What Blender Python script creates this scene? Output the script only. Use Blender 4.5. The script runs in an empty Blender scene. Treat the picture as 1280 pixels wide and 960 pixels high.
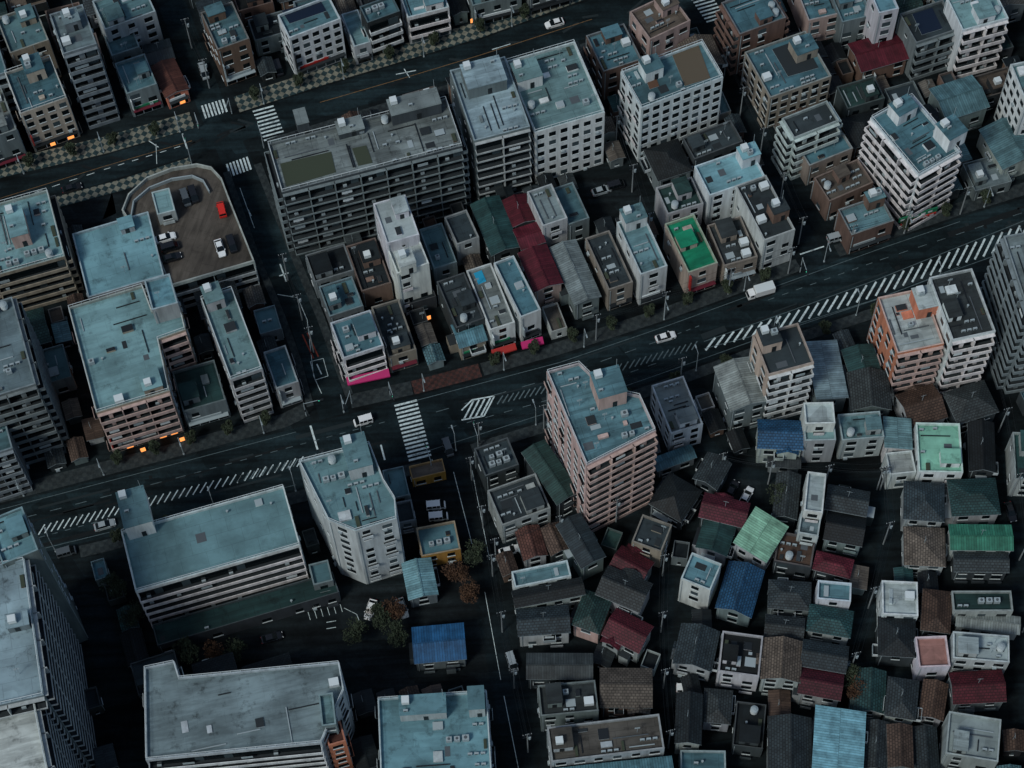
import bpy, math, random
from mathutils import Matrix, Vector
R=random.Random(11)
# ------------------------------------------------------------------ scene / camera
sc=bpy.context.scene
sc.view_settings.view_transform='Standard'; sc.view_settings.look='None'; sc.view_settings.exposure=0
F=2700.0; TH=math.radians(27); RO=math.radians(-2.5); HC=401.0
MR=(Matrix.Rotation(TH,3,'X') @ Matrix.Rotation(RO,3,'Z'))
_f=MR@Vector((0,0,-1)); CP=Vector((0,0,0))-_f*(HC/-_f.z)
cam=bpy.data.cameras.new('camera'); co=bpy.data.objects.new('camera',cam); sc.collection.objects.link(co)
co.matrix_world=Matrix.Translation(CP)@MR.to_4x4()
cam.sensor_width=36; cam.lens=F/1280*36; cam.clip_start=1; cam.clip_end=20000; sc.camera=co
MRi=MR.transposed()
def P(u,v,z=0.0):
    """survey plan: aerial survey station -> ground coordinates on the level z"""
    d=MR@Vector(((u-640)/F,(480-v)/F,-1)); t=(z-CP.z)/d.z
    p=CP+d*t; return (p.x,p.y)
def Q(x,y,z=0):
    d=MRi@(Vector((x,y,z))-CP); return (640+F*d.x/-d.z,480-F*d.y/-d.z)
# ------------------------------------------------------------------ materials
M={}
def mk(name,rough=.8,metal=0,spec=.3):
    m=bpy.data.materials.new(name); m.use_nodes=True; nt=m.node_tree
    b=nt.nodes['Principled BSDF']; b.inputs['Roughness'].default_value=rough; b.inputs['Metallic'].default_value=metal; b.inputs['Specular IOR Level'].default_value=spec
    M[name]=m; return m,nt,b
def nd(nt,t,**k):
    n=nt.nodes.new('ShaderNode'+t)
    for a,v in k.items(): setattr(n,a,v)
    return n
def coords(nt,scale=(1,1,1),rot=0,rnd=True):
    tc=nd(nt,'TexCoord'); mp=nd(nt,'Mapping'); mp.inputs['Scale'].default_value=scale; mp.inputs['Rotation'].default_value=(0,0,rot)
    if rnd:
        oi=nd(nt,'ObjectInfo'); mu=nd(nt,'Math',operation='MULTIPLY'); mu.inputs[1].default_value=300
        nt.links.new(oi.outputs['Random'],mu.inputs[0]); nt.links.new(mu.outputs[0],mp.inputs['Location'])
    nt.links.new(tc.outputs['Object'],mp.inputs['Vector']); return mp.outputs[0]
def nz(nt,vec,scale,lo,hi,a=.3,b=.7,detail=2,rough=.6):
    n=nd(nt,'TexNoise'); n.inputs['Scale'].default_value=scale; n.inputs['Detail'].default_value=detail; n.inputs['Roughness'].default_value=rough
    nt.links.new(vec,n.inputs['Vector']); r=nd(nt,'MapRange')
    for i,v in zip((1,2,3,4),(a,b,lo,hi)): r.inputs[i].default_value=v
    nt.links.new(n.outputs['Fac'],r.inputs[0]); return r.outputs[0]
def mul(nt,a,b,f=1.0):
    m=nd(nt,'MixRGB',blend_type='MULTIPLY')
    if isinstance(f,float): m.inputs[0].default_value=f
    else: nt.links.new(f,m.inputs[0])
    nt.links.new(a,m.inputs[1]); nt.links.new(b,m.inputs[2]); return m.outputs[0]
def base(nt,col):
    if col is None: return nd(nt,'ObjectInfo').outputs['Color']
    r=nd(nt,'RGB'); r.outputs[0].default_value=(*col,1); return r.outputs[0]
def bump(nt,b,src,s=.4,d=.05):
    bp=nd(nt,'Bump'); bp.inputs['Strength'].default_value=s; bp.inputs['Distance'].default_value=d
    nt.links.new(src,bp.inputs['Height']); nt.links.new(bp.outputs[0],b.inputs['Normal'])
def wallmat(name,col=None,rough=.85):
    m,nt,b=mk(name,rough); c=base(nt,col)
    v=coords(nt,(1,1,.12)); c=mul(nt,c,nz(nt,v,.7,.62,1.1,.3,.7,4,.6))
    nt.links.new(c,b.inputs['Base Color'])
wallmat('wall'); wallmat('bark',(.06,.045,.035))
def rndf(nt,k,lo,hi):
    oi=nd(nt,'ObjectInfo'); a=nd(nt,'Math',operation='MULTIPLY'); a.inputs[1].default_value=k; f=nd(nt,'Math',operation='FRACT'); r=nd(nt,'MapRange'); r.inputs[3].default_value=lo; r.inputs[4].default_value=hi
    nt.links.new(oi.outputs['Random'],a.inputs[0]); nt.links.new(a.outputs[0],f.inputs[0]); nt.links.new(f.outputs[0],r.inputs[0]); return r.outputs[0]
def roofmat(name):
    m,nt,b=mk(name,.8,0,.25); c=base(nt,None); v=coords(nt)
    c=mul(nt,c,nz(nt,v,.11,.64,1.12,.36,.62,5,.6))
    v3=coords(nt,(.3,2.0,1)); c=mul(nt,c,nz(nt,v3,.4,.68,1.05,.42,.58,3),rndf(nt,7.3,.1,1))
    vo=nd(nt,'TexVoronoi',distance='CHEBYCHEV'); vo.inputs['Scale'].default_value=.17; nt.links.new(v,vo.inputs['Vector'])
    mr=nd(nt,'MapRange'); mr.inputs[3].default_value=.68; mr.inputs[4].default_value=1.12
    sp=nd(nt,'SeparateColor'); nt.links.new(vo.outputs['Color'],sp.inputs[0]); nt.links.new(sp.outputs[0],mr.inputs[0]); c=mul(nt,c,mr.outputs[0],rndf(nt,13.1,0,.9))
    br=nd(nt,'TexBrick'); nt.links.new(v,br.inputs['Vector'])
    br.inputs['Color1'].default_value=(1,1,1,1); br.inputs['Color2'].default_value=(.9,.9,.9,1); br.inputs['Mortar'].default_value=(.45,.45,.45,1)
    br.inputs['Scale'].default_value=1; br.inputs['Mortar Size'].default_value=.045; br.inputs['Brick Width'].default_value=5.1; br.inputs['Row Height'].default_value=3.0
    c=mul(nt,c,br.outputs['Color'],rndf(nt,29.7,0,.9))
    c=mul(nt,c,nz(nt,v,.4,1.0,.35,.54,.7,5,.7),rndf(nt,41.3,.3,1))
    nt.links.new(c,b.inputs['Base Color'])
roofmat('roof')
def tilemat(name,bw,rh,ms,mort,rough=.65):
    m,nt,b=mk(name,rough); c=base(nt,None); v=coords(nt,rnd=False); vr=coords(nt)
    br=nd(nt,'TexBrick'); nt.links.new(v,br.inputs['Vector'])
    br.inputs['Color1'].default_value=(1.25,1.25,1.25,1); br.inputs['Color2'].default_value=(.8,.8,.8,1); br.inputs['Mortar'].default_value=(mort,mort,mort,1)
    br.inputs['Scale'].default_value=1; br.inputs['Mortar Size'].default_value=ms; br.inputs['Brick Width'].default_value=bw; br.inputs['Row Height'].default_value=rh
    c=mul(nt,c,br.outputs['Color']); c=mul(nt,c,nz(nt,vr,.4,.5,1.3,.3,.7,5,.7))
    nt.links.new(c,b.inputs['Base Color']); bump(nt,b,br.outputs['Fac'],.5,.04)
tilemat('roof_tile',.7,.5,.08,.4)
tilemat('roof_metal',.5,60,.05,.55,.5)
def plain(name,col,rough=.6,metal=0,em=None,es=0):
    m,nt,b=mk(name,rough,metal); b.inputs['Base Color'].default_value=(*col,1)
    if em: b.inputs['Emission Color'].default_value=(*em,1); b.inputs['Emission Strength'].default_value=es
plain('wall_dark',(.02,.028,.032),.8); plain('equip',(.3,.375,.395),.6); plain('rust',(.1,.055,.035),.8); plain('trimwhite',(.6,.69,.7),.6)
plain('glass',(.004,.008,.010),.15); plain('glass_curtain',(.05,.075,.085),.25); plain('lit',(.3,.14,.05),.5,0,(1,.33,.08),1.4)
plain('soil',(.1,.085,.06),.95); plain('grass',(.045,.06,.04),.95); plain('solar',(.01,.018,.035),.25); plain('tarp',(.02,.3,.48),.5)
plain('pink',(.42,.02,.13),.6,0,(1,.05,.35),.03); plain('red',(.38,.03,.025),.6); plain('cyan',(.03,.35,.5),.5,0,(.05,.7,1),.25); plain('greensign',(.02,.2,.1),.5)
plain('yellow',(.36,.22,.04),.6); plain('metal_dark',(.02,.026,.03),.5,.3); plain('fan',(.08,.1,.11),.6); plain('maroon',(.12,.016,.03),.7)
plain('rubber',(.012,.012,.013),.9); plain('concrete_pole',(.22,.26,.27),.8)
m,nt,b=mk('car_paint',.25,0,.5); nt.links.new(base(nt,None),b.inputs['Base Color'])
plain('lamp_white',(.7,.75,.75),.3); plain('lamp_red',(.4,.02,.02),.3); plain('signal_green',(.02,.3,.2),.3,0,(.1,1,.6),1.0)
def groundmat(name,col,rough=.85):
    m,nt,b=mk(name,rough,0,.12); v=coords(nt,rnd=False); c=base(nt,col)
    c=mul(nt,c,nz(nt,v,.05,.5,1.5,.35,.65,6,.7)); c=mul(nt,c,nz(nt,v,1.2,.7,1.3,.3,.7,3,.8))
    vs=coords(nt,(.05,1.0,1),math.radians(-15),False); c=mul(nt,c,nz(nt,vs,.6,.6,1.5,.35,.65,3))
    vo=nd(nt,'TexVoronoi',distance='CHEBYCHEV'); vo.inputs['Scale'].default_value=.09; nt.links.new(coords(nt,(1,2.4,1),math.radians(-15),False),vo.inputs['Vector'])
    sp=nd(nt,'SeparateColor'); nt.links.new(vo.outputs['Color'],sp.inputs[0]); mr=nd(nt,'MapRange'); mr.inputs[3].default_value=.65; mr.inputs[4].default_value=1.3
    nt.links.new(sp.outputs[0],mr.inputs[0]); c=mul(nt,c,mr.outputs[0])
    nt.links.new(c,b.inputs['Base Color'])
groundmat('ground_mat',(.006,.0105,.012)); groundmat('asphalt',(.008,.0165,.0195)); groundmat('asphalt_dark',(.006,.0115,.014)); groundmat('lot',(.009,.014,.016)); plain('patch_dark',(.005,.009,.0105),.9); plain('patch_light',(.014,.024,.027),.9)
def paving(name,c1,c2,size,rot):
    m,nt,b=mk(name,.85,0,.15); v=coords(nt,rot=rot,rnd=False); ch=nd(nt,'TexChecker'); ch.inputs['Scale'].default_value=1/size
    ch.inputs['Color1'].default_value=(*c1,1); ch.inputs['Color2'].default_value=(*c2,1); nt.links.new(v,ch.inputs['Vector'])
    c=mul(nt,ch.outputs['Color'],nz(nt,v,.5,.5,1.3,.3,.7,4,.8)); nt.links.new(c,b.inputs['Base Color'])
paving('paving_check',(.2,.21,.17),(.025,.05,.055),1.15,math.radians(30)); paving('paving',(.036,.048,.05),(.026,.036,.039),.9,math.radians(-15)); paving('paving_red',(.075,.036,.031),(.045,.03,.028),.7,math.radians(-15))
def paint(name,col):
    m,nt,b=mk(name,.8,0,.15); v=coords(nt,rnd=False); mx=nd(nt,'MixRGB'); mx.inputs[1].default_value=(*col,1); mx.inputs[2].default_value=(.02,.03,.033,1)
    nt.links.new(nz(nt,v,1.3,0,1,.48,.72,6,.8),mx.inputs[0]); nt.links.new(mx.outputs[0],b.inputs['Base Color'])
paint('paint_white',(.62,.76,.76)); paint('paint_worn',(.11,.16,.17)); paint('paint_yellow',(.2,.12,.05)); paint('paint_red',(.25,.05,.03))
def leafmat(name,col):
    m,nt,b=mk(name,.8); v=coords(nt); c=mul(nt,base(nt,col),nz(nt,v,.9,.35,1.6)); nt.links.new(c,b.inputs['Base Color'])
leafmat('leaf',(.03,.045,.026)); leafmat('leaf_brown',(.065,.036,.02))
# ------------------------------------------------------------------ mesh collector
def mesh_obj(name,parts,parent=None,color=None):
    V,Fc,Mi=parts; mats=[]; idx=[]
    for n in Mi:
        if n not in mats: mats.append(n)
        idx.append(mats.index(n))
    me=bpy.data.meshes.new(name); me.from_pydata(V,[],Fc)
    for n in mats: me.materials.append(M[n])
    me.polygons.foreach_set('material_index',idx); me.update()
    o=bpy.data.objects.new(name,me); sc.collection.objects.link(o)
    if parent: o.parent=parent
    if color: o.color=(*color,1)
    return o
PM={'frames':'balconies','spandrels':'balconies','air_conditioners':'fittings','laundry':'fittings','downpipes':'fittings','pipes':'rooftop_equipment','vents':'rooftop_equipment','antenna':'rooftop_equipment','ladder':'rooftop_equipment','water_tank':'rooftop_equipment','railing':'rooftop_equipment','planter':'rooftop_equipment','ridge_cap':'roof','shop_canopy':'shop_front','sign_board':'shop_front','projecting_sign':'shop_front','verandah':'annex'}
class Bd:
    def __init__(s): s.p={}
    def part(s,n): return s.p.setdefault(PM.get(n,n),([],[],[]))
    def face(s,n,pts,m):
        V,Fc,Mi=s.part(n); i=len(V); V.extend(tuple(p) for p in pts); Fc.append(tuple(range(i,i+len(pts)))); Mi.append(m)
    def ob(s,n,o,u,w,a0,a1,b0,b1,z0,z1,m,mt=None):
        V,Fc,Mi=s.part(n); i=len(V)
        for z in (z0,z1):
            for a,b in ((a0,b0),(a1,b0),(a1,b1),(a0,b1)): V.append((o[0]+u[0]*a+w[0]*b,o[1]+u[1]*a+w[1]*b,z))
        fs=[(0,3,2,1),(4,5,6,7),(0,1,5,4),(1,2,6,5),(2,3,7,6),(3,0,4,7)]
        if u[0]*w[1]-u[1]*w[0]<0: fs=[f[::-1] for f in fs]
        for k,f in enumerate(fs): Fc.append(tuple(i+j for j in f)); Mi.append(mt if (mt and k==1) else m)
    def box(s,n,x0,x1,y0,y1,z0,z1,m,mt=None): s.ob(n,(0,0),(1,0),(0,1),x0,x1,y0,y1,z0,z1,m,mt)
    def cyl(s,n,x,y,r,z0,z1,m,k=12,r2=None):
        V,Fc,Mi=s.part(n); i=len(V); r2=r if r2 is None else r2
        for z,rr in ((z0,r),(z1,r2)):
            for j in range(k): V.append((x+rr*math.cos(6.28318*j/k),y+rr*math.sin(6.28318*j/k),z))
        for j in range(k): Fc.append((i+j,i+(j+1)%k,i+k+(j+1)%k,i+k+j)); Mi.append(m)
        Fc.append(tuple(i+k+j for j in range(k))); Mi.append(m); Fc.append(tuple(i+j for j in range(k))[::-1]); Mi.append(m)
def inpoly(x,y,P_):
    c=False; n=len(P_); j=n-1
    for i in range(n):
        xi,yi=P_[i]; xj,yj=P_[j]
        if (yi>y)!=(yj>y) and x<(xj-xi)*(y-yi)/(yj-yi)+xi: c=not c
        j=i
    return c
def area(p): return sum(p[i][0]*p[(i+1)%len(p)][1]-p[(i+1)%len(p)][0]*p[i][1] for i in range(len(p)))/2
def inset(p,d):
    n=len(p); out=[]
    for i in range(n):
        a=Vector(p[i-1]); b=Vector(p[i]); c=Vector(p[(i+1)%n])
        e1=(b-a).normalized(); e2=(c-b).normalized(); n1=Vector((-e1.y,e1.x)); n2=Vector((-e2.y,e2.x))
        k=n1+n2; dd=1+n1.dot(n2)
        if dd<.2: dd=.2
        k=k/dd*d; out.append((b.x+k.x,b.y+k.y))
    return out
OCC=set()
def mark(poly,g=0):
    xs=[p[0] for p in poly]; ys=[p[1] for p in poly]
    for x in range(int(min(xs))-1,int(max(xs))+2):
        for y in range(int(min(ys))-1,int(max(ys))+2):
            if inpoly(x+.5,y+.5,poly): OCC.add((x,y))
WC=dict(W=(.66,.73,.74),w=(.42,.48,.485),c=(.58,.51,.42),g=(.18,.235,.245),d=(.045,.062,.068),b=(.19,.13,.1),o=(.6,.23,.14),p=(.53,.41,.37),k=(.03,.038,.042),t=(.17,.26,.28),y=(.42,.24,.05),z=(.3,.27,.22))
RC=dict(T=(.165,.335,.375),t=(.085,.19,.22),L=(.43,.56,.585),G=(.19,.255,.265),D=(.034,.05,.056),M=(.09,.014,.026),B=(.115,.11,.095),g=(.01,.25,.13),l=(.2,.45,.34),b=(.018,.085,.18),d=(.022,.065,.064),S=(.44,.22,.18),K=(.012,.019,.022),r=(.1,.045,.035),g2=(.03,.15,.1),n=(.08,.058,.045))
# ------------------------------------------------------------------ facades
def facade(bd,p,q,H,st,shop,rr,z0=0.0):
    L=math.hypot(q[0]-p[0],q[1]-p[1])
    if L<1.2: return
    u=((q[0]-p[0])/L,(q[1]-p[1])/L); n=(u[1],-u[0])
    nf=max(1,round((H-z0-.6)/3.0)); fh=(H-z0-.7)/nf
    g0=1 if shop else 0
    if shop and L>2.5:
        m='lit' if shop==2 or rr.random()<.05 else rr.choice(['glass','glass_curtain','glass'])
        bd.ob('windows',p,u,n,.5,L-.5,0,.04,.3,2.4,'glass' if m=='lit' else m)
        k=max(1,int(L/2.2))
        for i in range(1,k): a=.5+(L-1)*i/k; bd.ob('frames',p,u,n,a-.08,a+.08,0,.09,.3,2.4,'trimwhite')
        if m=='lit':
            for i in range(k):
                if rr.random()<.3: a=.6+(L-1)*i/k; bd.ob('windows',p,u,n,a,a+(L-1)/k*.6,.041,.08,.4,2.2,'lit')
        bd.ob('shop_canopy',p,u,n,.3,L-.3,0,.9,2.55,2.72,rr.choice(['equip','wall_dark','maroon','metal_dark','equip','metal_dark']))
        if rr.random()<.6: bd.ob('sign_board',p,u,n,L*.1,L*.1+L*rr.uniform(.4,.8),.02,.22,2.85,3.55,rr.choice(['trimwhite','red','wall_dark','equip','wall_dark','equip','greensign','trimwhite']))
        if rr.random()<.5 and H>8: bd.ob('projecting_sign',p,u,n,.3,.55,.05,.95,3.6,min(H-1,3.6+rr.uniform(2,6)),rr.choice(['trimwhite','red','equip','trimwhite','wall_dark']))
    if st in('b','e','r'):
        dp={'b':1.25,'e':1.25,'r':1.15}[st]; nb=max(1,round(L/5.5)); w=L/nb; ph={'b':1.12,'e':.42,'r':1.05}[st]
        for f in range(g0,nf):
            z=z0+f*fh
            bd.ob('balconies',p,u,n,.15,L-.15,.0,dp-.163,z+.01,z+.14,'wall','wall_dark')  # slab top coloured dark: shade on the balcony floor is painted in
            bd.ob('balconies',p,u,n,.15,L-.15,dp-.16,dp,z+.01,z+ph,'wall')
            bd.ob('balconies',p,u,n,.15,.3,.0,dp-.163,z+.143,z+ph,'wall'); bd.ob('balconies',p,u,n,L-.3,L-.15,.0,dp-.163,z+.143,z+ph,'wall')
            bd.ob('windows',p,u,n,.4,L-.4,0,.03,z+.2,z+fh-.4,'glass')
            for i in range(nb):
                a=w*i; c=rr.random()
                if i>0 and st!='r': bd.ob('frames',p,u,n,a-.09,a+.09,.04,dp-.165,z+.15,z+fh-.1,'wall')
                if st=='b' and rr.random()<.7: bd.ob('frames',p,u,n,a+w*.42,a+w*.58,.031,.3,z+.18,z+fh-.5,'wall')
                if c<.4: bd.ob('air_conditioners',p,u,n,a+w*.3,a+w*.3+.8,.1,.42,z+.16,z+.8,'equip')
                if rr.random()<.3: bd.ob('windows',p,u,n,a+w*.62,a+w*.92,.035,.06,z+.25,z+fh-.6,'glass_curtain')
                if rr.random()<.1: bd.ob('laundry',p,u,n,a+w*.2,a+w*.6,.7,.74,z+1.0,z+1.9,rr.choice(['trimwhite','equip']))
        if st!='r': bd.ob('balconies',p,u,n,.1,L-.1,.0,dp*.55,H-.95,H-.8,'wall')
    elif st in('w','n','x'):
        sp={'w':3.1,'n':4.2,'x':2.3}[st]; k=max(1,int((L-.6)/sp)); w=L/k
        for f in range(g0,nf):
            z=z0+f*fh
            for i in range(k):
                if st=='n' and rr.random()<.5: continue
                if st=='w' and rr.random()<.08: continue
                ww={'w':rr.choice([1.5,1.9]),'n':rr.choice([.6,.9,1.4]),'x':1.5}[st]; ww=min(ww,w*.8); hh=1.5 if st!='n' else rr.choice([.7,1.1,1.3])
                a=w*(i+.5)-ww/2; zz=z+.85; zt=min(zz+hh,H-.9)
                if zt<zz+.3: continue
                m='lit' if rr.random()<.002 else ('glass_curtain' if rr.random()<.15 else 'glass')
                bd.ob('windows',p,u,n,a,a+ww,0,.03,zz,zt,m)
                bd.ob('frames',p,u,n,a-.1,a+ww+.1,0,.13,zz-.12,zz-.003,'trimwhite')
                if st=='w' and rr.random()<.25:
                    bd.ob('frames',p,u,n,a-.3,a+ww+.3,0,.75,zz-.85,zz-.75,'wall','wall_dark'); bd.ob('frames',p,u,n,a-.3,a+ww+.3,.68,.76,zz-.748,zz+.2,'wall')  # small balcony: floor shade put into the dark slab top colour
                elif rr.random()<.12: bd.ob('air_conditioners',p,u,n,a,a+.8,.05,.4,zz-.8,zz-.25,'equip')
        if L>4: bd.ob('downpipes',p,u,n,.35,.47,.02,.14,.1,H-.8,'equip')
def ac_unit(bd,x,y,z,big,rr):
    if big:
        s=rr.uniform(.9,1.3); bd.box('rooftop_equipment',x,x+s,y,y+s*.8,z+.15,z+1.3,'equip'); bd.cyl('rooftop_equipment',x+s/2,y+s*.4,s*.26,z+1.3,z+1.34,'fan',8)
        bd.box('rooftop_equipment',x+.05,x+s-.05,y+.1,y+.2,z,z+.15,'metal_dark')
    else:
        bd.box('rooftop_equipment',x,x+.85,y,y+.35,z+.12,z+.75,'equip'); bd.box('rooftop_equipment',x+.1,x+.6,y-.02,y,z+.2,z+.68,'fan')
def clutter(bd,inn,z,rr,dens,skip):
    xs=[p[0] for p in inn]; ys=[p[1] for p in inn]; A=abs(area(inn)); used=list(skip)
    def place(w,d,tries=14,edge=False):
        for _ in range(tries):
            x=rr.uniform(min(xs)+.3,max(xs)-.3-w) if max(xs)-min(xs)>w+.7 else None; y=rr.uniform(min(ys)+.3,max(ys)-.3-d) if max(ys)-min(ys)>d+.7 else None
            if x is None or y is None: return None
            if edge:
                e=rr.randrange(4)
                if e==0:x=min(xs)+.1
                elif e==1:x=max(xs)-.1-w
                elif e==2:y=min(ys)+.1
                else:y=max(ys)-.1-d
            if not all(inpoly(a,b,inn) for a,b in((x,y),(x+w,y),(x,y+d),(x+w,y+d))): continue
            if any(x<c and x+w>a and y<d2 and y+d>b for a,b,c,d2 in used): continue
            used.append((x-.1,y-.1,x+w+.1,y+d+.1)); return x,y
        return None
    if A>35 and not skip and dens>0:
        w,d,h=rr.uniform(2.4,4),rr.uniform(2.4,4.5),rr.uniform(1.8,2.8); p=place(w,d,20,True)
        if p:
            x,y=p; bd.box('penthouse',x,x+w,y,y+d,z,z+h,'wall'); bd.box('penthouse_roof',x-.15,x+w+.15,y-.15,y+d+.15,z+h,z+h+.18,'wall','roof')
            bd.box('windows',x+w*.3,x+w*.3+.9,y-.04,y,z+.05,z+1.7,'metal_dark')
            if rr.random()<.4: 
                bd.box('rooftop_equipment',x+.5,x+1.9,y+.5,y+1.8,z+h+.4,z+h+1.5,'trimwhite'); bd.box('rooftop_equipment',x+.6,x+1.8,y+.6,y+1.7,z+h+.18,z+h+.4,'metal_dark')
            bd.box('ladder',x+w+.02,x+w+.1,y+.5,y+.9,z,z+h,'metal_dark')
    n=int(min(30,A/13*dens)+rr.random())
    for _ in range(n):
        t=rr.random()
        if t<.2:
            k=rr.randint(1,3); p=place(1.2*k,.7,14,rr.random()<.5)
            if p:
                for i in range(k): ac_unit(bd,p[0]+1.2*i,p[1]+.1,z,False,rr)
        elif t<.26:
            k=rr.randint(1,3); p=place(1.5*k,1.2)
            if p:
                for i in range(k): ac_unit(bd,p[0]+1.5*i,p[1],z,True,rr)
        elif t<.48:
            Lg=rr.uniform(2,8); hz=rr.random()<.5; p=place(Lg if hz else .25,.25 if hz else Lg)
            if p: bd.box('pipes',p[0],p[0]+(Lg if hz else .18),p[1],p[1]+(.18 if hz else Lg),z+.08,z+.26,rr.choice(['equip','metal_dark','metal_dark','fan']))
        elif t<.53:
            p=place(1.9,1.9,14,True)
            if p:
                if rr.random()<.5: bd.cyl('water_tank',p[0]+.9,p[1]+.9,.75,z+.4,z+1.8,'trimwhite',14); bd.cyl('water_tank',p[0]+.9,p[1]+.9,.75,z+1.8,z+2.0,'equip',14,.3)
                else: bd.box('water_tank',p[0],p[0]+1.8,p[1],p[1]+1.5,z+.45,z+1.7,'trimwhite')
                for a in(.2,1.4): bd.box('water_tank',p[0]+a,p[0]+a+.2,p[1]+.4,p[1]+1.3,z,z+.45,'metal_dark')
        elif t<.68:
            w,d=rr.uniform(.5,2.4),rr.uniform(.5,2.2); p=place(w,d)
            if p: bd.box('penthouse',p[0],p[0]+w,p[1],p[1]+d,z,z+rr.uniform(.12,.7),'wall',rr.choice(['wall','metal_dark','equip','wall_dark']))
        elif t<.74:
            w,d=rr.uniform(.5,.8),rr.uniform(1.2,2.6); p=place(w,d,14,True)
            if p: bd.box('planter',p[0],p[0]+w,p[1],p[1]+d,z,z+.35,'rust','grass')
        elif t<.82:
            w,d=rr.uniform(.8,2.4),rr.uniform(.8,2); p=place(w,d)
            if p: bd.box('rooftop_equipment',p[0],p[0]+w,p[1],p[1]+d,z+.01,z+.05,rr.choice(['wall_dark','fan','equip','fan']))
        elif t<.92:
            p=place(.4,.4)
            if p: bd.cyl('vents',p[0]+.2,p[1]+.2,.13,z,z+.7,'equip',8); bd.cyl('vents',p[0]+.2,p[1]+.2,.24,z+.7,z+.85,'equip',8)
        else:
            p=place(.2,.2)
            if p:
                bd.box('antenna',p[0],p[0]+.06,p[1],p[1]+.06,z,z+3,'equip')
                for j in range(4): bd.box('antenna',p[0]-.5,p[0]+.5,p[1]+.02,p[1]+.06,z+2.2+j*.2,z+2.24+j*.2,'equip')
CNT=[0]
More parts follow.
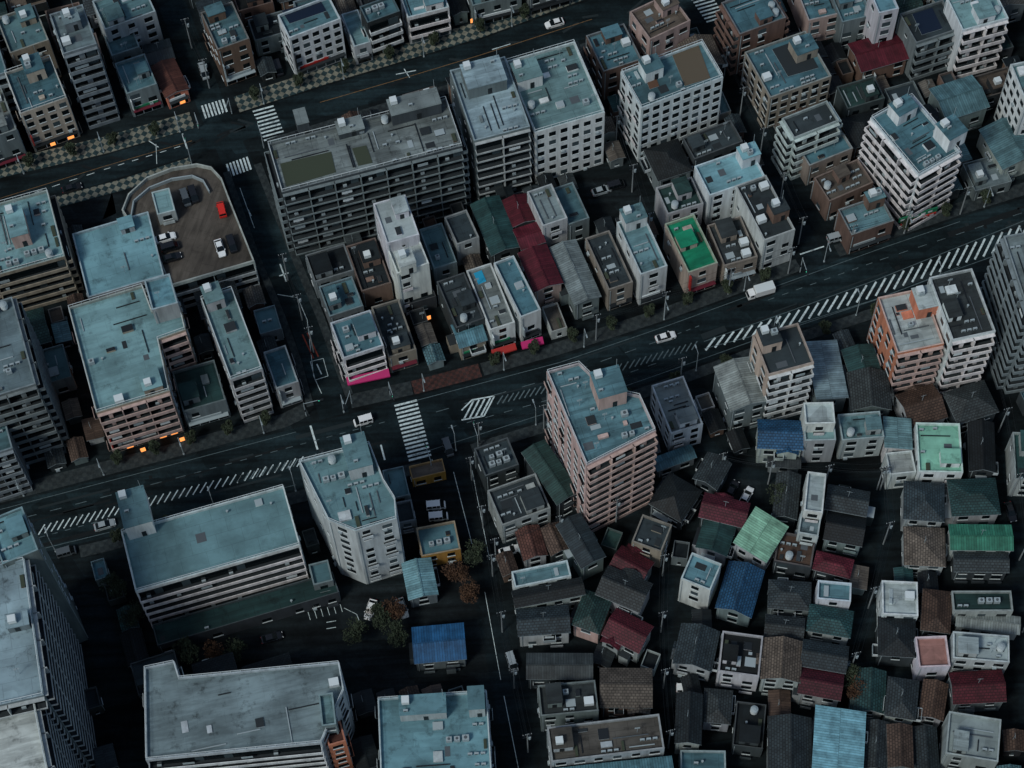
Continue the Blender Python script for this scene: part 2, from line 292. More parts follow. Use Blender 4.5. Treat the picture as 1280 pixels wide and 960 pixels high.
def building(name,px,H,wc='w',rc='T',rt='F',fr='w',sd='n',shop=False,ph=(),pt=(),dens=1.0,par=.8,rail=False,rect=True,world=None,trim=None,phc=None,frame=None):
    CNT[0]+=1; rr=random.Random(CNT[0]*17+3); H=H+rr.uniform(-.05,.05)
    w=[P(a,b,H) for a,b in px] if world is None else list(world)
    cx=sum(p[0] for p in w)/len(w); cy=sum(p[1] for p in w)/len(w)
    if len(w)==4 and rect and world is None:
        e1=(w[1][0]-w[0][0]+w[2][0]-w[3][0],w[1][1]-w[0][1]+w[2][1]-w[3][1]); e2=(w[0][0]-w[3][0]+w[1][0]-w[2][0],w[0][1]-w[3][1]+w[1][1]-w[2][1])
        a1=math.atan2(e1[1],e1[0]); a2=math.atan2(e2[1],e2[0])-math.pi/2
        d=(a2-a1+math.pi)%(2*math.pi)-math.pi; l1=math.hypot(*e1)/2; l2=math.hypot(*e2)/2
        ang=a1+d*l2/(l1+l2); hx,hy=l1/2,l2/2; hy*=max(.85,math.cos(d))
        loc=[(-hx,-hy),(hx,-hy),(hx,hy),(-hx,hy)]
    else:
        if world is not None: ang=frame if frame is not None else math.atan2(w[1][1]-w[0][1],w[1][0]-w[0][0])
        else: ang=math.atan2(w[1][1]-w[0][1],w[1][0]-w[0][0])
        c,s=math.cos(-ang),math.sin(-ang); loc=[((x-cx)*c-(y-cy)*s,(x-cx)*s+(y-cy)*c) for x,y in w]
        if area(loc)<0: loc=loc[::-1]
    if rt!='F' and len(loc)==4:
        hx,hy=max(p[0] for p in loc),max(p[1] for p in loc)
        if hy>hx: ang+=math.pi/2; hx,hy=hy,hx
        loc=[(-hx,-hy),(hx,-hy),(hx,hy),(-hx,hy)]
    ca,sa=math.cos(ang),math.sin(ang)
    mark([(cx+x*ca-y*sa,cy+x*sa+y*ca) for x,y in inset(loc,-.3)])
    def L(a,b,z):
        x,y=P(a,b,z); x-=cx;y-=cy; return (x*ca+y*sa,-x*sa+y*ca)
    bd=Bd(); n=len(loc)
    for i in range(n):
        p,q=loc[i],loc[(i+1)%n]
        bd.face('walls',[(p[0],p[1],0),(q[0],q[1],0),(q[0],q[1],H),(p[0],p[1],H)],'wall')
        l=math.hypot(q[0]-p[0],q[1]-p[1]); nx,ny=(q[1]-p[1])/l,-(q[0]-p[0])/l; wy=nx*sa+ny*ca
        st=fr if wy<-.55 else (sd if wy<.6 else 'n')
        facade(bd,p,q,H if rt=='F' else H+.3,st,shop if wy<-.55 else False,rr)
    skip=[]
    if rt=='F':
        t=.3 if H>6 else .18; inn=inset(loc,t); zr=H-par
        for i in range(n):
            j=(i+1)%n; p,q,a,b_=loc[i],loc[j],inn[i],inn[j]
            bd.face('parapet',[(p[0],p[1],H),(q[0],q[1],H),(b_[0],b_[1],H),(a[0],a[1],H)],'wall')
            bd.face('parapet',[(a[0],a[1],H),(b_[0],b_[1],H),(b_[0],b_[1],zr),(a[0],a[1],zr)],'wall')
        bd.face('roof',[(a[0],a[1],zr) for a in inn],'roof')
        for quad,hh in ph:
            ls=[L(a,b,H+hh) for a,b in quad]; xs=[p[0] for p in ls]; ys=[p[1] for p in ls]
            x0=(min(xs)+sorted(xs)[1])/2;x1=(max(xs)+sorted(xs)[-2])/2;y0=(min(ys)+sorted(ys)[1])/2;y1=(max(ys)+sorted(ys)[-2])/2
            skip.append((x0-.3,y0-.3,x1+.3,y1+.3))
            bd.box('penthouse',x0,x1,y0,y1,zr,H+hh-.15,'wall'); bd.box('penthouse_roof',x0-.1,x1+.1,y0-.1,y1+.1,H+hh-.15,H+hh,'wall','roof')
            bd.box('windows',(x0+x1)/2,(x0+x1)/2+.9,y0-.04,y0,zr+.05,zr+2.1,'metal_dark')
            if x1-x0>3 and y1-y0>2.2:
                ac_unit(bd,rr.uniform(x0+.3,x1-1.5),rr.uniform(y0+.3,y1-1.2),H+hh,rr.random()<.4,rr)
                bd.box('antenna',x1-.5,x1-.43,y1-.5,y1-.43,H+hh,H+hh+3.5,'equip')
                bd.box('rooftop_equipment',x0+.5,x0+1.9,y1-1.9,y1-.5,H+hh+.3,H+hh+1.5,'trimwhite'); bd.box('rooftop_equipment',x0+.7,x0+1.7,y1-1.7,y1-.7,H+hh,H+hh+.3,'metal_dark')
        for quad,mn in pt:
            ls=[L(a,b,zr) for a,b in quad]
            if area(ls)<0: ls=ls[::-1]
            bd.face('roof_patch',[(a,b,zr+.14) for a,b in ls],mn)
            for i in range(len(ls)):
                a,b_=ls[i],ls[(i+1)%len(ls)]; bd.face('roof_patch',[(a[0],a[1],zr),(b_[0],b_[1],zr),(b_[0],b_[1],zr+.14),(a[0],a[1],zr+.14)],'equip')
            xs=[p[0] for p in ls]; ys=[p[1] for p in ls]; skip.append((min(xs),min(ys),max(xs),max(ys)))
        clutter(bd,inset(loc,t+.25),zr,rr,dens,skip)
        if rail:
            ii=inset(loc,t*.5)
            for i in range(n):
                p,q=ii[i],ii[(i+1)%n]; l=math.hypot(q[0]-p[0],q[1]-p[1])
                if l<1: continue
                u=((q[0]-p[0])/l,(q[1]-p[1])/l); nn=(u[1],-u[0])
                bd.ob('railing',p,u,nn,0,l,-.04,.04,H+.85,H+.93,'trimwhite')
                for k in range(int(l/1.8)+1): bd.ob('railing',p,u,nn,k*1.8,k*1.8+.06,-.03,.03,H,H+.85,'trimwhite')
    else:
        rm='roof_tile' if rt in('G','H') else 'roof_metal'
        e=.4; X,Y=hx+e,hy+e; rise=min(hy,5)*({'G':.52,'H':.48,'M':.3,'m':.12}[rt]); ze=H+.05-e*.3
        th=.16; nmn='roof'
        if rt in('G','M'):
            zr=H+rise
            for s in(-1,1):
                a=[(-X,s*Y,ze),(X,s*Y,ze),(X,0,zr),(-X,0,zr)]
                if s>0:a=a[::-1]
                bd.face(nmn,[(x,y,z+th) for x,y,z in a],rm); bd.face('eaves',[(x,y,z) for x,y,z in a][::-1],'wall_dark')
                bd.face('eaves',[(-X,s*Y,ze),(X,s*Y,ze),(X,s*Y,ze+th),(-X,s*Y,ze+th)],'equip')
                for xx in(-X,X): bd.face('eaves',[(xx,s*Y,ze),(xx,0,zr),(xx,0,zr+th),(xx,s*Y,ze+th)],'equip')
            for xx in(-hx,hx): bd.face('walls',[(xx,-hy,H),(xx,hy,H),(xx,0,zr-.02)],'wall')
            bd.box('ridge_cap',-X,X,-.16,.16,zr+th-.05,zr+th+.14,rm)
            if rt=='G' and hy>2.4 and rr.random()<.6:   # cross-gable wing
                s=rr.choice((-1,1)); k=min(hx*.45,rr.uniform(1.4,2.2)); xc=rr.uniform(-hx+k,hx-k); yo=s*(hy+rr.uniform(.6,1.3)); zw=H-rr.uniform(.1,.9); zt2=min(zr-.1,zw+k*.55)
                bd.box('annex',xc-k,xc+k,min(0,yo),max(0,yo),0,zw,'wall'); bd.face('annex',[(xc-k,yo,zw),(xc+k,yo,zw),(xc,yo,zt2)],'wall')
                y2=yo+s*.35
                for t_ in(-1,1):
                    f=[(xc+t_*(k+.35),y2,zw-.1),(xc+t_*(k+.35),0,zw-.1),(xc,0,zt2+.1),(xc,y2,zt2+.1)]
                    if t_*s<0: f=f[::-1]
                    bd.face(nmn,f[::-1],rm)
                if rr.random()<.6: bd.ob('windows',(xc-.8,yo),(1,0),(0,s),0,1.6,0,.04,zw-1.7,zw-.5,'glass')
        elif rt=='H':
            zr=H+rise; rx=max(.3,X-Y*.9)
            c=[(-X,-Y,ze+th),(X,-Y,ze+th),(X,Y,ze+th),(-X,Y,ze+th)]; r0,r1=(-rx,0,zr+th),(rx,0,zr+th)
            bd.face(nmn,[c[0],c[1],r1,r0],rm); bd.face(nmn,[c[2],c[3],r0,r1],rm); bd.face(nmn,[c[1],c[2],r1],rm); bd.face(nmn,[c[3],c[0],r0],rm)
            for i in range(4):
                a,b_=c[i],c[(i+1)%4]; bd.face('eaves',[(a[0],a[1],ze),(b_[0],b_[1],ze),b_,a],'equip')
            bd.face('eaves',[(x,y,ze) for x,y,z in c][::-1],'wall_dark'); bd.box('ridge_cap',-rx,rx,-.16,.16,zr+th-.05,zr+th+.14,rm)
        else:
            zr=H+rise*2
            a=[(-X,-Y,ze+th),(X,-Y,ze+th),(X,Y,zr+th),(-X,Y,zr+th)]
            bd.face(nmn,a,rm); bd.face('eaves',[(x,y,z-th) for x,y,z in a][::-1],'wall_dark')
            for i in range(4):
                p,q=a[i],a[(i+1)%4]; bd.face('eaves',[(p[0],p[1],p[2]-th),(q[0],q[1],q[2]-th),q,p],'equip')
            bd.face('walls',[(-hx,hy,H),(hx,hy,H),(hx,hy,zr),(-hx,hy,zr)],'wall')
            for xx in(-hx,hx): bd.face('walls',[(xx,-hy,H),(xx,hy,H),(xx,hy,zr)],'wall')
        # verandahs, lean-to wings and roof decks
        if hy>2.2 and world is None or (hy>2.5):
            for s in (-1,1):
                if rr.random()<.6:
                    k=rr.uniform(1.6,min(4,hx*1.3)); bx=rr.uniform(-hx,hx-k); dd=rr.uniform(.9,1.6); y0,y1=(-hy-dd,-hy-.003) if s<0 else (hy+.003,hy+dd); hz=H-rr.uniform(2.2,3)
                    if rr.random()<.6:
                        bd.box('annex',bx,bx+k,y0,y1,hz-.15,hz,'wall','wall_dark'); yo=y0 if s<0 else y1-.08
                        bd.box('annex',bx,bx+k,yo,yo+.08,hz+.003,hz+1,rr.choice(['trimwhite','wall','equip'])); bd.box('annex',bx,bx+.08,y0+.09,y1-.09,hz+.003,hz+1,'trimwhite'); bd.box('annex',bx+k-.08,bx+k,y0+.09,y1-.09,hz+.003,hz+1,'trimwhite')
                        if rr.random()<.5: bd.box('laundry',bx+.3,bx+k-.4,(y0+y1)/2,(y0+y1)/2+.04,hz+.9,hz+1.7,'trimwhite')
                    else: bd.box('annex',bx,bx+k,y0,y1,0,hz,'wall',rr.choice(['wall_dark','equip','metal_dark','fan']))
            if rr.random()<.35:
                s=rr.choice((-1,1)); x0=s*hx; k=rr.uniform(1,2); y0=rr.uniform(-hy,0); x0,x1=(x0-k,x0) if s<0 else (x0,x0+k)
                bd.box('annex',x0,x1,y0,y0+hy,0,H*.6,'wall',rr.choice(['wall_dark','equip']))
        if rr.random()<.4: bd.box('antenna',0,.06,.3,.36,H,H+rise+2.5,'equip'); bd.box('antenna',-.5,.6,.31,.35,H+rise+2.2,H+rise+2.25,'equip')
    em=bpy.data.objects.new(name,None); sc.collection.objects.link(em); em.location=(cx,cy,0); em.rotation_euler=(0,0,ang); em.empty_display_size=1
    W=WC[wc]; Rf=RC[rc]; j=rr.uniform(.75,1.1); W=tuple(min(.8,c*j*rr.uniform(.95,1.05)) for c in W); j=rr.uniform(.72,1.2); hu=rr.uniform(-.12,.14); Rf=tuple(min(.8,c*j*k_) for c,k_ in zip(Rf,(1+hu,1,1-hu*.6)))
    for pn,pp in bd.p.items():
        col=W
        if pn in('roof','penthouse_roof'): col=Rf
        elif pn=='parapet': col=tuple(min(.75,.6*a+.5*b+.03) for a,b in zip(W,Rf)) if rt=='F' else W
        elif pn=='balconies': col=WC[trim] if trim else tuple(min(.75,c*1.2) for c in W)
        elif pn=='penthouse' and phc: col=WC[phc]
        mesh_obj(pn,pp,em,col)
    return em
# ------------------------------------------------------------------ ground / roads
def flat(name,V,Fc,mt):
    me=bpy.data.meshes.new(name); me.from_pydata(V,[],Fc); me.materials.append(M[mt]); o=bpy.data.objects.new(name,me); sc.collection.objects.link(o); return o
flat('ground',[(-6000,-6000,0),(6000,-6000,0),(6000,6000,0),(-6000,6000,0)],[(0,1,2,3)],'ground_mat')
def carriage(name,rows,z,mt):
    V=[];Fc=[]
    for xt,yt,xb,yb in rows: V.append((*P(xt,yt),z)); V.append((*P(xb,yb),z))
    for i in range(len(rows)-1):
        Fc.append((2*i,2*i+1,2*i+3,2*i+2)); mark([V[2*i][:2],V[2*i+1][:2],V[2*i+3][:2],V[2*i+2][:2]])
    flat(name,V,Fc,mt)
ra=[(-150,285,-150,318),(0,228,0,268),(130,195,130,228),(245,160,245,192),(300,142,300,177),(400,110,400,147),(500,80,500,118),(600,50,600,88),(700,14,700,58),(820,-30,850,12),(1000,-90,1030,-42)]
rb=[(-150,676,-150,742),(0,632,0,704),(130,598,130,672),(230,572,230,646),(370,535,370,611),(515,497,515,575),(700,448,700,516),(832,403,832,470),(950,360,950,428),(1100,306,1100,378),(1200,272,1200,338),(1290,245,1290,302),(1420,205,1420,258)]
carriage('road',ra,.012,'asphalt'); carriage('road',rb,.012,'asphalt')
for res in ([(238,150),(300,138),(335,178),(330,222),(275,222),(238,205)],[(372,500),(440,490),(440,530),(372,545)],[(535,555),(600,545),(612,600),(560,610)],[(985,300),(1045,300),(1060,350),(985,360)]): mark([P(*p) for p in res])
def strip(name,px,w,z,mt,h=0,occ=True):
    pts=[Vector(P(*p)) for p in px]
    V=[];Fc=[];n=len(pts);pr=None
    for i,p in enumerate(pts):
        a=pts[max(0,i-1)];b=pts[min(n-1,i+1)];t=(b-a).normalized();nn=Vector((-t.y,t.x))
        l=p+nn*w/2;r=p-nn*w/2; V+= [(l.x,l.y,z+h),(r.x,r.y,z+h)]
        if h: V+=[(l.x,l.y,z),(r.x,r.y,z)]
        if pr and occ: mark([pr[0],pr[1],r[:],l[:]])
        pr=(l[:],r[:])
    k=4 if h else 2
    for i in range(n-1):
        a=i*k;b=a+k; Fc.append((a,a+1,b+1,b))
        if h: Fc+=[(a,b,b+2,a+2),(a+1,a+3,b+3,b+1)]
    if h: Fc+=[(0,2,3,1),((n-1)*k,(n-1)*k+1,(n-1)*k+3,(n-1)*k+2)]
    flat(name,V,Fc,mt)
strip('road',[(170,-70),(205,-20),(225,30),(265,135),(300,210),(340,310),(380,400),(400,460),(418,520)],6.2,.008,'asphalt')
strip('road',[(550,555),(578,600),(600,700),(620,800),(645,930),(672,1040)],5.2,.008,'asphalt_dark')
strip('road',[(850,-70),(868,-20),(900,55),(935,140),(965,205),(1000,285),(1020,335)],4.6,.008,'asphalt_dark')
strip('road',[(62,690),(115,760),(148,860),(172,960),(190,1040)],6,.008,'asphalt_dark')
strip('road',[(1222,325),(1238,430),(1252,520),(1270,620),(1282,800),(1290,1000)],3.6,.006,'asphalt_dark')
strip('road',[(885,555),(920,590),(990,598),(1095,605),(1112,640),(1093,740),(1066,830),(1050,880)],2.6,.0065,'asphalt_dark')
strip('road',[(835,715),(834,800),(836,880),(842,1000)],2.6,.007,'asphalt_dark')
strip('road',[(615,690),(700,665),(760,650),(830,620),(885,590)],2.2,.005,'asphalt_dark')
strip('road',[(50,-60),(75,10)],3,.008,'asphalt_dark')
strip('pavement',[(-150,275),(0,212),(130,182),(240,150)],4.4,0,'paving_check',.12)
strip('pavement',[(296,131),(400,97),(500,67),(600,37),(700,0),(800,-36)],4.4,0,'paving_check',.12)
strip('pavement',[(60,256),(150,232),(240,203)],2.8,0,'paving_check',.12)
strip('pavement',[(335,180),(480,135),(600,100),(740,57),(860,20)],2.4,0,'paving',.12)
strip('pavement',[(-150,663),(0,620),(130,586),(230,560),(355,526),(383,512)],3.2,0,'paving',.12)
strip('pavement',[(438,502),(515,485)],3.2,0,'paving',.12)
strip('pavement',[(516,485),(600,463)],3.2,0,'paving_red',.12)
strip('pavement',[(603,462),(700,435),(832,392),(950,349),(998,331)],3.0,0,'paving',.12)
strip('pavement',[(1046,314),(1100,295),(1200,261),(1300,230),(1420,192)],3.0,0,'paving',.12)
strip('pavement',[(-150,755),(0,715),(50,702)],2.6,0,'paving',.12)
strip('pavement',[(100,690),(130,683),(230,657),(370,622),(528,584)],2.6,0,'paving',.12)
strip('pavement',[(590,562),(700,528),(832,481),(950,438),(1100,389),(1212,346)],2.4,0,'paving',.12)
strip('pavement',[(283,215),(318,315),(352,395),(372,450),(388,508)],1.5,0,'paving',.12)
strip('pavement',[(322,205),(362,305),(400,395),(437,495)],1.7,0,'paving',.12)
def marks(name,segs,mt,z=.022):
    V=[];Fc=[]
    for (a,b,w) in segs:
        p=Vector(P(*a));q=Vector(P(*b));t=(q-p).normalized();n=Vector((-t.y,t.x))*w/2;i=len(V)
        for v in(p+n,q+n,q-n,p-n): V.append((v.x,v.y,z))
        Fc.append((i+3,i+2,i+1,i))
    flat(name,V,Fc,mt)
def lerp(pl,t):
    k=t*(len(pl)-1);i=min(int(k),len(pl)-2);f=k-i
    return (pl[i][0]+(pl[i+1][0]-pl[i][0])*f,pl[i][1]+(pl[i+1][1]-pl[i][1])*f)
def ladder(pl,n,hv,w,hv2=None):
    s=[];hv2=hv2 or hv
    for i in range(n):
        t=i/(n-1);c=lerp(pl,t);h=(hv[0]+(hv2[0]-hv[0])*t,hv[1]+(hv2[1]-hv[1])*t); s.append(((c[0]-h[0],c[1]-h[1]),(c[0]+h[0],c[1]+h[1]),w))
    return s
# resurfaced trench patches, manholes
for mt,zz in (('patch_dark',.0155),('patch_light',.0185)):
    sg=[]
    for i in range(30):
        k=R.randrange(1,len(rb)-2); t=R.random(); s=R.uniform(.1,.9); a,b=rb[k],rb[k+1]
        x=a[0]+(b[0]-a[0])*t; yt=a[1]+(b[1]-a[1])*t; yb=a[3]+(b[3]-a[3])*t; y=yt+(yb-yt)*s; l=R.choice([4,6,30,60,90]); sl=(b[1]-a[1])/(b[0]-a[0])
        sg.append(((x,y),(x+l,y+l*sl),R.choice([.3,.5,.9,1.4]) if l>8 else .8))
    for i in range(12):
        y=lerp([(0,248),(245,176),(300,160),(600,69),(800,0)],R.random()); sg.append(((y[0],y[1]+R.uniform(-12,12)),(y[0]+20,y[1]-6+R.uniform(-1,1)),.6))
    marks('road_patch',sg,mt,zz)
marks('crosswalk',ladder([(507,504),(525,572)],15,(14,-3.6),.45)+[((540,574),(541,585),.2)],'paint_white')
marks('crosswalk',ladder([(329,136),(343,172)],9,(13,-3.6),.42),'paint_white')
marks('crosswalk',ladder([(255,140),(281,132)],7,(2.6,8),.42),'paint_white')
marks('crosswalk',ladder([(286,213),(311,204)],7,(2.6,8),.42),'paint_white')
marks('crosswalk',ladder([(876,-4),(895,24)],8,(12,-3.5),.42),'paint_white')
HR=[(888,430),(990,398),(1095,361),(1195,322),(1290,288)]
marks('road_marking',ladder(HR,36,(6,-8),.42,(6.5,-14)),'paint_white')
marks('road_marking',[((880,436),(990,407),.13),((990,407),(1095,374),.13),((1095,374),(1195,337),.13),((1195,337),(1290,303),.13),((880,427),(990,388),.13),((990,388),(1095,350),.13),((1095,350),(1195,310),.13),((1195,310),(1290,272),.13)],'paint_worn',.026)
marks('road_marking',ladder([(52,662),(150,637),(260,608),(375,577)],38,(4,-6.5),.24),'paint_white')
marks('road_marking',ladder([(300,598),(400,570)],14,(3,-5),.22)+ladder([(625,500),(700,482),(790,455),(868,432)],34,(3.5,-5.5),.25),'paint_worn')
marks('road_marking',[((577,513),(590,500),.3),((590,500),(618,495),.3),((618,495),(605,520),.3),((605,520),(577,525),.3)]+[((580+7*i,524-i*1.2),(592+7*i,501-i*1.2),.35) for i in range(4)],'paint_white',.026)
lane=[]
for pl,n in (([(545,515),(700,470),(832,423),(880,405)],13),([(0,655),(230,595),(370,557),(490,525)],22),([(560,535),(700,496),(832,450)],12),([(0,685),(130,650)],8),([(960,375),(1100,325),(1290,262)],16)):
    for i in range(n):
        a=lerp(pl,i/n);b=lerp(pl,(i+.45)/n); lane.append((a,b,.14))
for i in range(len(rb)-1):
    a,b=rb[i],rb[i+1]
    if 0<=a[0]<1200 and a[0]!=370: lane.append(((a[0],a[1]+5),(b[0],b[1]+5),.12)); lane.append(((a[2],a[3]-5),(b[2],b[3]-5),.12))
marks('road_marking',lane,'paint_worn')
lane=[((388,532),(397,562),.4),((476,556),(481,575),.35)]
for i in range(12): a=lerp([(0,255),(130,212),(235,180)],i/12);b=lerp([(0,255),(130,212),(235,180)],(i+.45)/12); lane.append((a,b,.14))
lane+=[((228,167),(234,186),.35),((195,180),(196,205),.12),((186,176),(198,184),.2),((495,93),(520,88),.2),((505,86),(512,97),.2),((615,62),(638,55),.2),((350,330),(358,352),.3),((349,345),(361,341),.3),((300,235),(318,285),.12),((310,262),(314,270),.25)]
lane+=[((347,368),(372,372),.12),((372,372),(384,400),.12),((384,400),(392,470),.12),((392,470),(402,492),.12)]
lane+=[((388,452),(404,448),.12),((404,448),(410,470),.12),((410,470),(394,475),.12),((394,475),(388,452),.12),((396,455),(402,468),.25),((567,590),(590,680),.12),((590,588),(612,700),.1),((606,740),(626,850),.1),((630,870),(648,960),.12)]
lane+=[((930,175),(965,250),.1),((965,250),(990,310),.1),((1000,318),(1030,308),.3)]
lane+=[((408,778),(420,776),.12),((408,786),(420,784),.12),((430,760),(446,768),.1),((446,768),(452,784),.1)]+[((385+8*i,765-2*i),(388+8*i,775-2*i),.1) for i in range(6)]
marks('road_marking',lane,'paint_white')
marks('road_marking',[((400,128),(500,99),.15),((500,99),(600,69),.15),((600,69),(740,24),.15),((0,248),(130,208),.12),((130,208),(240,176),.12)],'paint_yellow')
marks('road_marking',[((378,418),(392,448),.3),((384,416),(398,446),.3)],'paint_red')
for lot in ([(395,735),(600,725),(618,850),(470,860),(430,825),(215,822),(200,812)],[(478,585),(560,580),(575,650),(515,655)],[(728,225),(790,215),(812,268),(745,285)],[(905,598),(950,600),(955,640),(900,640)],[(120,300),(140,240),(150,290)],[(85,245),(150,225),(155,262),(95,290)]):
    w=[P(*p) for p in lot]; mark(w); flat('parking_lot',[(*p,.004) for p in w],[tuple(range(len(w)))[::-1]],'lot')
# ------------------------------------------------------------------ buildings
AP,OF,SH,HO='apartment_building','office_building','shop_building','wooden_house'
B=building
B(AP,[(5,90),(62,72),(85,122),(25,142)],15,'c','t',fr='x',sd='w',shop=2,rail=True,ph=[([(25,72),(48,66),(55,85),(32,92)],3)])
B(AP,[(60,17),(104,6),(120,54),(80,68)],27,'g','G',fr='b',sd='n',ph=[([(75,15),(95,10),(100,25),(80,30)],2.5)])
B(SH,[(143,78),(180,68),(197,104),(158,118)],9,'g','t',shop=True)
B(SH,[(190,84),(216,76),(235,110),(208,121)],5,'o','r',rt='M',shop=True)
B(AP,[(-5,22),(42,6),(62,50),(12,66)],14,'z','t',fr='w')
B(AP,[(112,0),(178,-20),(195,14),(133,36)],12,'w','t',fr='w')
B(SH,[(130,45),(165,35),(175,58),(140,70)],8,'g','t')
B(AP,[(-60,40),(-12,28),(10,90),(-40,105)],15,'g','t',fr='b'); B(AP,[(-40,120),(0,105),(20,160),(-25,180)],12,'g','G',shop=True)
B(AP,[(250,15),(290,2),(312,48),(272,62)],14,'b','t',fr='w',sd='w',shop=True,dens=1.5)
B(AP,[(345,18),(410,-4),(428,24),(362,46)],15,'W','t',fr='x',sd='w',shop=True,pt=[([(352,14),(400,0),(408,14),(362,30)],'solar')])
B(SH,[(428,18),(448,10),(462,52),(442,60)],7,'w','T',shop=True)
B(AP,[(448,8),(490,-6),(500,14),(460,28)],13,'k','t',fr='r',sd='w',shop=True,trim='W')
B(AP,[(502,-5),(552,-20),(560,8),(508,24)],10,'W','T',fr='r',shop=True)
B(SH,[(580,-26),(640,-44),(650,-8),(590,8)],8,'g','t',shop=True); B(AP,[(648,-48),(700,-66),(712,-30),(660,-12)],10,'g','G',shop=True)
B(AP,[(737,44),(780,27),(800,72),(752,94)],11,'b','t',fr='w',sd='w',dens=2)
B(AP,[(786,14),(836,-8),(866,26),(812,48)],14,'p','B',fr='w',sd='w',dens=2.2)
B(AP,[(777,94),(878,46),(903,100),(801,132)],21,'W','t',fr='x',sd='w',rail=True,dens=.9,pt=[([(838,64),(872,54),(888,98),(856,108)],'soil'),([(800,80),(812,76),(824,108),(812,112)],'rust')],ph=[([(800,74),(822,66),(828,84),(806,92)],3)])
B(AP,[(930,64),(1004,40),(1044,96),(962,120)],12,'z','t',fr='x',sd='w',pt=[([(965,62),(1003,48),(1023,85),(985,96)],'wall_dark')],ph=[([(985,50),(1012,42),(1024,60),(998,68)],2.5)])
B(AP,[(900,2),(958,-16),(985,22),(925,42)],15,'b','t',fr='w',sd='b')
B(AP,[(1040,-8),(1076,-18),(1088,18),(1052,30)],10,'g','t',dens=2); B(AP,[(1088,-12),(1112,-20),(1122,10),(1098,18)],18,'W','T')
B(AP,[(990,-30),(1030,-40),(1050,15),(1010,28)],9,'p','t',dens=2)
B(SH,[(1062,56),(1118,40),(1132,72),(1078,90)],6,'b','M',rt='M')
B(AP,[(1124,18),(1180,-2),(1198,36),(1146,54)],13,'g','D',fr='b',dens=1,pt=[([(1140,18),(1165,10),(1178,36),(1152,44)],'solar')])
B(AP,[(1182,-4),(1240,-16),(1262,22),(1204,38)],17,'W','T',fr='b',sd='n')
B(AP,[(1266,84),(1310,66),(1330,120),(1280,125)],20,'W','t',fr='w',sd='x')
B(AP,[(979,148),(1034,124),(1048,150),(992,174)],15,'w','D',fr='b',sd='b',dens=1.8)
B(SH,[(1000,188),(1055,165),(1065,185),(1012,208)],8,'z','t',dens=2); B(SH,[(1018,222),(1072,198),(1092,228),(1036,252)],8,'b','B',dens=2.5)
B(AP,[(1082,146),(1138,122),(1206,192),(1150,214)],21,'W','t',fr='b',sd='b',rail=True,dens=1.3,ph=[([(1172,152),(1196,142),(1208,165),(1184,176)],4),([(1112,128),(1136,118),(1148,134),(1122,145)],3)])
B(SH,[(1164,112),(1214,96),(1234,132),(1184,150)],8,'g','t',rt='M'); B(SH,[(1228,164),(1276,144),(1300,192),(1254,212)],6,'w','t',rt='M')
B(SH,[(1206,205),(1250,190),(1262,225),(1218,242)],4,'g','G')
B(SH,[(1048,262),(1100,243),(1118,276),(1064,294)],8,'b','T',dens=1,shop=True,ph=[([(1082,240),(1102,233),(1106,246),(1086,253)],3)],phc='b')
B(OF,[(334,176),(556,126),(580,180),(352,242)],24,'d','G',fr='e',sd='r',dens=1.8,trim='g',ph=[([(482,124),(545,110),(552,130),(490,143)],3),([(366,138),(380,134),(386,152),(372,156)],4),([(418,152),(450,144),(456,160),(424,168)],1.2)],pt=[([(350,205),(414,190),(420,216),(358,234)],'grass'),([(440,186),(458,182),(466,204),(448,208)],'grass')],rail=True)
B(OF,[(568,88),(630,68),(662,156),(588,180)],23,'g','L',fr='e',sd='n',dens=.7,trim='w',ph=[([(575,82),(622,68),(634,98),(586,112)],3)])
B(OF,[(632,76),(717,52),(757,140),(668,166)],20,'W','T',fr='x',sd='x',dens=1,rail=True,ph=[([(638,80),(668,70),(678,92),(648,104)],3)])
B(AP,[(467,254),(507,243),(523,292),(483,306)],20,'W','L',fr='n',sd='n',dens=.3,par=.5); B(AP,[(484,308),(524,294),(534,328),(496,344)],17,'W','L',fr='w',sd='n',dens=.5,ph=[([(494,316),(514,310),(519,328),(500,334)],3)])
B(SH,[(503,352),(535,343),(545,370),(512,380)],5,'k','K',dens=2.5)
B(SH,[(380,318),(430,305),(443,338),(394,352)],7,'g','K',rt='F',dens=1); B(SH,[(398,358),(440,345),(454,382),(412,396)],8,'g','t',dens=1.2)
B(SH,[(434,307),(468,297),(490,352),(450,366)],7,'b','K',dens=2.5)
B(SH,[(414,404),(462,386),(480,432),(428,448)],12,'W','t',fr='r',sd='w',shop=True,dens=2); B(SH,[(466,384),(498,372),(520,436),(484,448)],7,'z','D',dens=2.5,shop=True)
B(SH,[(526,286),(552,278),(571,326),(541,338)],8,'g','t',dens=1.5); B(SH,[(556,271),(582,262),(600,296),(570,306)],9,'w','D',dens=1)
B(HO,[(592,256),(622,247),(648,306),(614,320)],7,'d','d',rt='M')
B(HO,[(630,252),(656,244),(669,274),(642,282)],7,'d','M',rt='M'); B(HO,[(643,288),(669,280),(681,302),(652,310)],7,'d','M',rt='M'); B(HO,[(652,318),(682,306),(700,352),(668,366)],8,'p','M',rt='M')
B(SH,[(660,240),(690,228),(708,272),(678,284)],11,'W','G',dens=2.5); B(SH,[(692,236),(716,226),(736,272),(710,282)],8,'g','t',dens=2)
B(HO,[(690,312),(719,300),(748,370),(719,380)],7,'g','G',rt='M'); B(SH,[(733,298),(762,286),(790,352),(760,364)],9,'z','D',dens=3,shop=True)
B(AP,[(770,278),(806,266),(832,332),(802,344)],13,'W','T',fr='w',shop=True,dens=1.2,ph=[([(776,262),(802,252),(808,270),(782,280)],3)])
